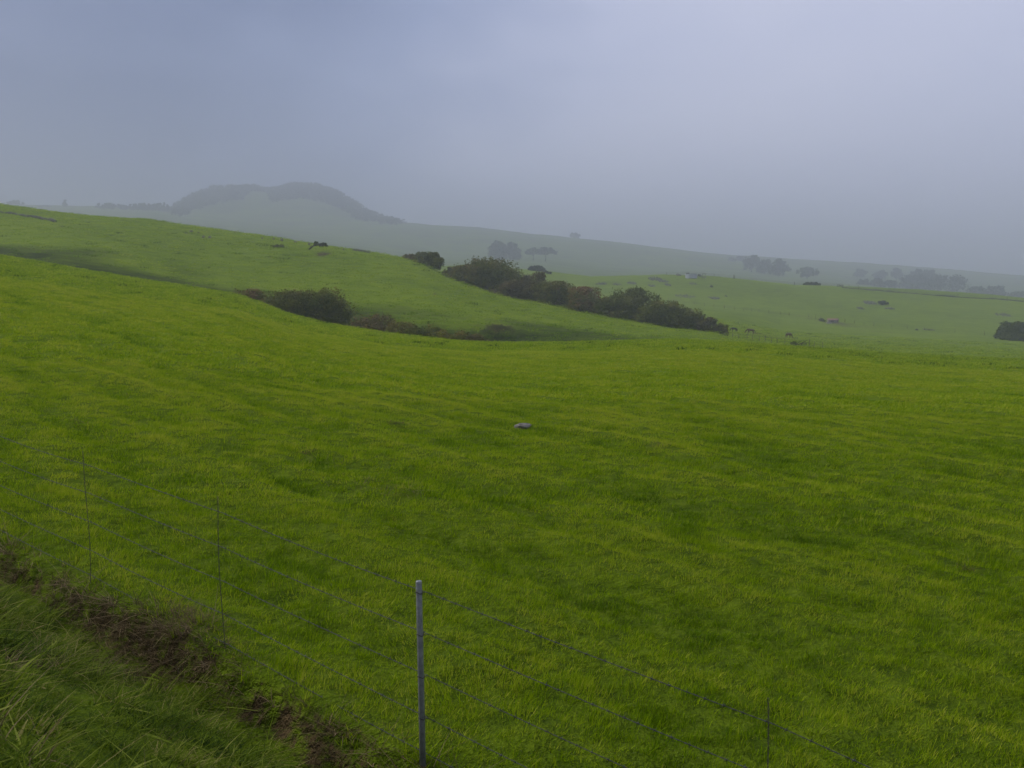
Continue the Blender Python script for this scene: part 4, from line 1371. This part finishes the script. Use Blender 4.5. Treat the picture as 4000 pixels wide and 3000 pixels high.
# ------------------------------------------------------------------ horses
def horse_body(mat, pose=0):
    """one skinned surface, facing -X, grazing; about 1.45 m at the withers"""
    J = {'pelvis': ((0.60, 0, 1.14), .34), 'loin': ((0.28, 0, 1.12), .31), 'belly': ((-0.05, 0, 1.06), .345), 'chest': ((-0.42, 0, 1.06), .34),
         'withers': ((-0.58, 0, 1.20), .25), 'neck1': ((-0.84, 0, 1.06), .215), 'neck2': ((-1.08, 0, .82), .17), 'poll': ((-1.24, 0, .52), .145),
         'face': ((-1.32, 0, .26), .115), 'muzzle': ((-1.37, 0, .02), .075), 'rump': ((0.84, 0, 1.08), .27), 'dock': ((0.98, 0, 1.12), .09)}
    E = [('pelvis', 'loin'), ('loin', 'belly'), ('belly', 'chest'), ('chest', 'withers'), ('withers', 'neck1'), ('neck1', 'neck2'), ('neck2', 'poll'),
         ('poll', 'face'), ('face', 'muzzle'), ('pelvis', 'rump'), ('rump', 'dock')]
    for s, sg in ((1, 'l'), (-1, 'r')):
        o1 = (0.10 if s > 0 else -0.08) * (1 if pose == 0 else -1.2)
        J['ear' + sg] = ((-1.22, .07 * s, .62), .03); E.append(('poll', 'ear' + sg))
        J['sh' + sg] = ((-0.50, .17 * s, .84), .175); J['el' + sg] = ((-0.46 + o1 * .3, .18 * s, .68), .105); J['kn' + sg] = ((-0.48 + o1, .17 * s, .40), .066)
        J['fe' + sg] = ((-0.47 + o1 * 1.3, .17 * s, .12), .05); J['fh' + sg] = ((-0.50 + o1 * 1.4, .17 * s, .03), .058)
        E += [('chest', 'sh' + sg), ('sh' + sg, 'el' + sg), ('el' + sg, 'kn' + sg), ('kn' + sg, 'fe' + sg), ('fe' + sg, 'fh' + sg)]
        J['hip' + sg] = ((0.70, .17 * s, .92), .24); J['st' + sg] = ((0.58 - o1 * .4, .19 * s, .74), .16); J['hk' + sg] = ((0.82 - o1, .17 * s, .48), .078)
        J['pa' + sg] = ((0.74 - o1 * 1.2, .17 * s, .14), .052); J['hh' + sg] = ((0.70 - o1 * 1.2, .17 * s, .03), .06)
        E += [('pelvis', 'hip' + sg), ('hip' + sg, 'st' + sg), ('st' + sg, 'hk' + sg), ('hk' + sg, 'pa' + sg), ('pa' + sg, 'hh' + sg)]
    keys = list(J)
    me = bpy.data.meshes.new('body')
    me.from_pydata([J[k][0] for k in keys], [(keys.index(a), keys.index(b)) for a, b in E], [])
    ob = bpy.data.objects.new('body', me); COL.objects.link(ob)
    sk = ob.modifiers.new('skin', 'SKIN'); sk.use_smooth_shade = True
    for i, k in enumerate(keys):
        v = me.skin_vertices[0].data[i]; r_ = J[k][1]
        v.radius = (r_ * .80, r_) if k in ('belly', 'chest', 'loin', 'pelvis') else (r_, r_)
        v.use_root = (k == 'pelvis')
    ob.modifiers.new('sub', 'SUBSURF').levels = 2
    dg = bpy.context.evaluated_depsgraph_get()
    m2 = bpy.data.meshes.new_from_object(ob.evaluated_get(dg))
    bpy.data.objects.remove(ob)
    m2.name = 'body'; m2.materials.clear(); m2.materials.append(mat)
    m2.polygons.foreach_set('use_smooth', np.ones(len(m2.polygons), bool))
    return m2


def horse(px, py, lenpx, coat, label, rz, tail=0, pose=0, dmin=170):
    p = hit(px, py, dmin)
    o = thing('horse', p, label, 'horse', 'horses grazing on the meadow', rz)
    s = lenpx / F * p.y / 2.1
    o.scale = (s, s, s)
    ax = Vector((math.cos(rz), math.sin(rz)))
    za = H1(p.x + ax.x * .8 * s, p.y + ax.y * .8 * s); zb = H1(p.x - ax.x * .8 * s, p.y - ax.y * .8 * s)
    o.rotation_euler = (0, -math.atan2(za - zb, 1.6 * s), rz)
    o.location.z = min((za + zb) / 2, p.z) - .03
    obj('body', horse_body(coat, pose), o)
    mb = MB()
    if tail == 0:
        mb.tube([(.95, 0, 1.13), (1.04, 0, .98), (1.05, .02, .7), (1.02, .03, .42)], [.045, .06, .07, .015], seg=8)
    else:
        mb.tube([(.95, 0, 1.13), (1.08, 0, .98), (1.2, .02, .7), (1.36, .03, .34)], [.045, .06, .07, .015], seg=8)
    mb.build('tail', M_HAIR, o)
    mb = MB()
    mb.tube([(-.56, .0, 1.42), (-.78, 0, 1.27), (-1.02, 0, 1.02), (-1.24, 0, .76), (-1.34, 0, .62)], [.02, .07, .07, .06, .03], seg=8)
    mb.build('mane', M_HAIR, o)
    return o


horse(2866, 1297, 27, M_DARKCOAT, 'nearly black horse grazing beside the end of the bush row', 0.15)
horse(2930, 1306, 33, M_BROWNCOAT, 'dark brown horse grazing with its tail swung out, between the other two', -0.1, tail=1, pose=1)
horse(3080, 1321, 30, M_BAYCOAT, 'chestnut horse grazing head to the right, apart from the others', math.pi + .45)

# ------------------------------------------------------------------ haze
def build_haze():
    top = 262.0; bot = -75.0; S = 12500.0
    mb = MB(); mb.box((0, 0, (top + bot) / 2), (2 * S, 2 * S, top - bot))
    m, nt, out = newmat('haze')
    pv = N(nt, 'ShaderNodeVolumePrincipled')
    pv.inputs['Color'].default_value = (0.915, 0.93, 0.99, 1)
    pv.inputs['Density'].default_value = HAZE
    pv.inputs['Anisotropy'].default_value = 0.8
    L(nt, pv, 0, out, 'Volume')
    o = mb.build('haze', m, smooth=False)
    tag(o, 'pale blue-grey mist filling the valley and hiding the far hills', 'haze', kind='stuff')
    return o


HAZE = 0.00066
build_haze()

# ------------------------------------------------------------------ sky, sun, camera
SUN_EL = math.radians(44); SUN_AZ = math.radians(-72)      # azimuth clockwise from the view direction
w = bpy.data.worlds.new('World'); scene.world = w; w.use_nodes = True
nt = w.node_tree; nt.nodes.clear()
out = nt.nodes.new('ShaderNodeOutputWorld')
bg = nt.nodes.new('ShaderNodeBackground'); bg.inputs['Strength'].default_value = 0.1
sky = nt.nodes.new('ShaderNodeTexSky'); sky.sky_type = 'NISHITA'; sky.sun_disc = False
sky.sun_elevation = SUN_EL; sky.sun_rotation = SUN_AZ
sky.air_density = 1.0; sky.dust_density = 3.0
tc = nt.nodes.new('ShaderNodeTexCoord')
mp = nt.nodes.new('ShaderNodeMapping'); mp.inputs['Scale'].default_value = (1.0, 1.0, 2.2); mp.inputs['Location'].default_value = (3.1, 1.7, 0.4)
nt.links.new(tc.outputs['Generated'], mp.inputs['Vector'])
cn = N(nt, 'ShaderNodeTexNoise', i_Scale=2.6, i_Detail=4.0, i_Roughness=0.5)
L(nt, mp, 0, cn, 'Vector')
dot = nt.nodes.new('ShaderNodeVectorMath'); dot.operation = 'DOT_PRODUCT'
L(nt, tc, 'Generated', dot, 0)
BR = Vector((-0.78, 0.62, 0.04)).normalized()             # where the dark rain cloud hangs
dot.inputs[1].default_value = BR
mr = nt.nodes.new('ShaderNodeMapRange'); mr.interpolation_type = 'SMOOTHSTEP'
mr.inputs['From Min'].default_value = 0.42; mr.inputs['From Max'].default_value = 0.97
mr.inputs['To Min'].default_value = 0.0; mr.inputs['To Max'].default_value = 1.0
L(nt, dot, 'Value', mr, 0)
a = mathn(nt, 'MULTIPLY_ADD', cn.outputs[0], 1.15); a.inputs[2].default_value = 0.25
b2 = mathn(nt, 'SUBTRACT', a.outputs[0], mr.outputs[0], clamp=True)
cr = ramp(nt, [(0.0, (0.042, 0.070, 0.155)), (0.35, (0.135, 0.172, 0.285)), (0.65, (0.295, 0.32, 0.43)), (1.0, (0.365, 0.38, 0.475))])
L(nt, b2, 0, cr, 0)
sc10 = nt.nodes.new('ShaderNodeVectorMath'); sc10.operation = 'SCALE'; sc10.inputs['Scale'].default_value = 10.0
L(nt, cr, 0, sc10, 0)
mix = N(nt, 'ShaderNodeMix', data_type='RGBA'); mix.inputs[0].default_value = 0.94
L(nt, sky, 0, mix, 6); L(nt, sc10, 0, mix, 7)
L(nt, mix, 2, bg, 0); L(nt, bg, 0, out, 0)

ld = bpy.data.lights.new('sun', 'SUN'); ld.energy = 1.5; ld.angle = math.radians(11); ld.color = (1.0, 0.95, 0.86)
lo_ = bpy.data.objects.new('sun', ld); COL.objects.link(lo_)
sd = Vector((math.sin(SUN_AZ) * math.cos(SUN_EL), math.cos(SUN_AZ) * math.cos(SUN_EL), math.sin(SUN_EL)))
lo_.rotation_euler = sd.to_track_quat('Z', 'Y').to_euler()
lo_.location = sd * 50

cd = bpy.data.cameras.new('camera'); co = bpy.data.objects.new('camera', cd); COL.objects.link(co)
cd.sensor_width = 36.0; cd.lens = 36.0 * F / 4000.0
cd.clip_start = 0.05; cd.clip_end = 30000
co.location = (0, 0, 0); co.rotation_euler = (math.pi / 2 - PITCH, 0, 0)
cd.dof.use_dof = True; cd.dof.focus_distance = 11.0; cd.dof.aperture_fstop = 9.0
scene.camera = co

scene.view_settings.view_transform = 'Standard'
scene.view_settings.look = 'None'
scene.view_settings.exposure = 0.86
scene.view_settings.gamma = 1.0
scene.render.engine = 'CYCLES'
cy = scene.cycles
cy.use_denoising = True
cy.max_bounces = 6; cy.diffuse_bounces = 3; cy.glossy_bounces = 2; cy.transmission_bounces = 4; cy.volume_bounces = 3; cy.transparent_max_bounces = 4
cy.sample_clamp_indirect = 4.0
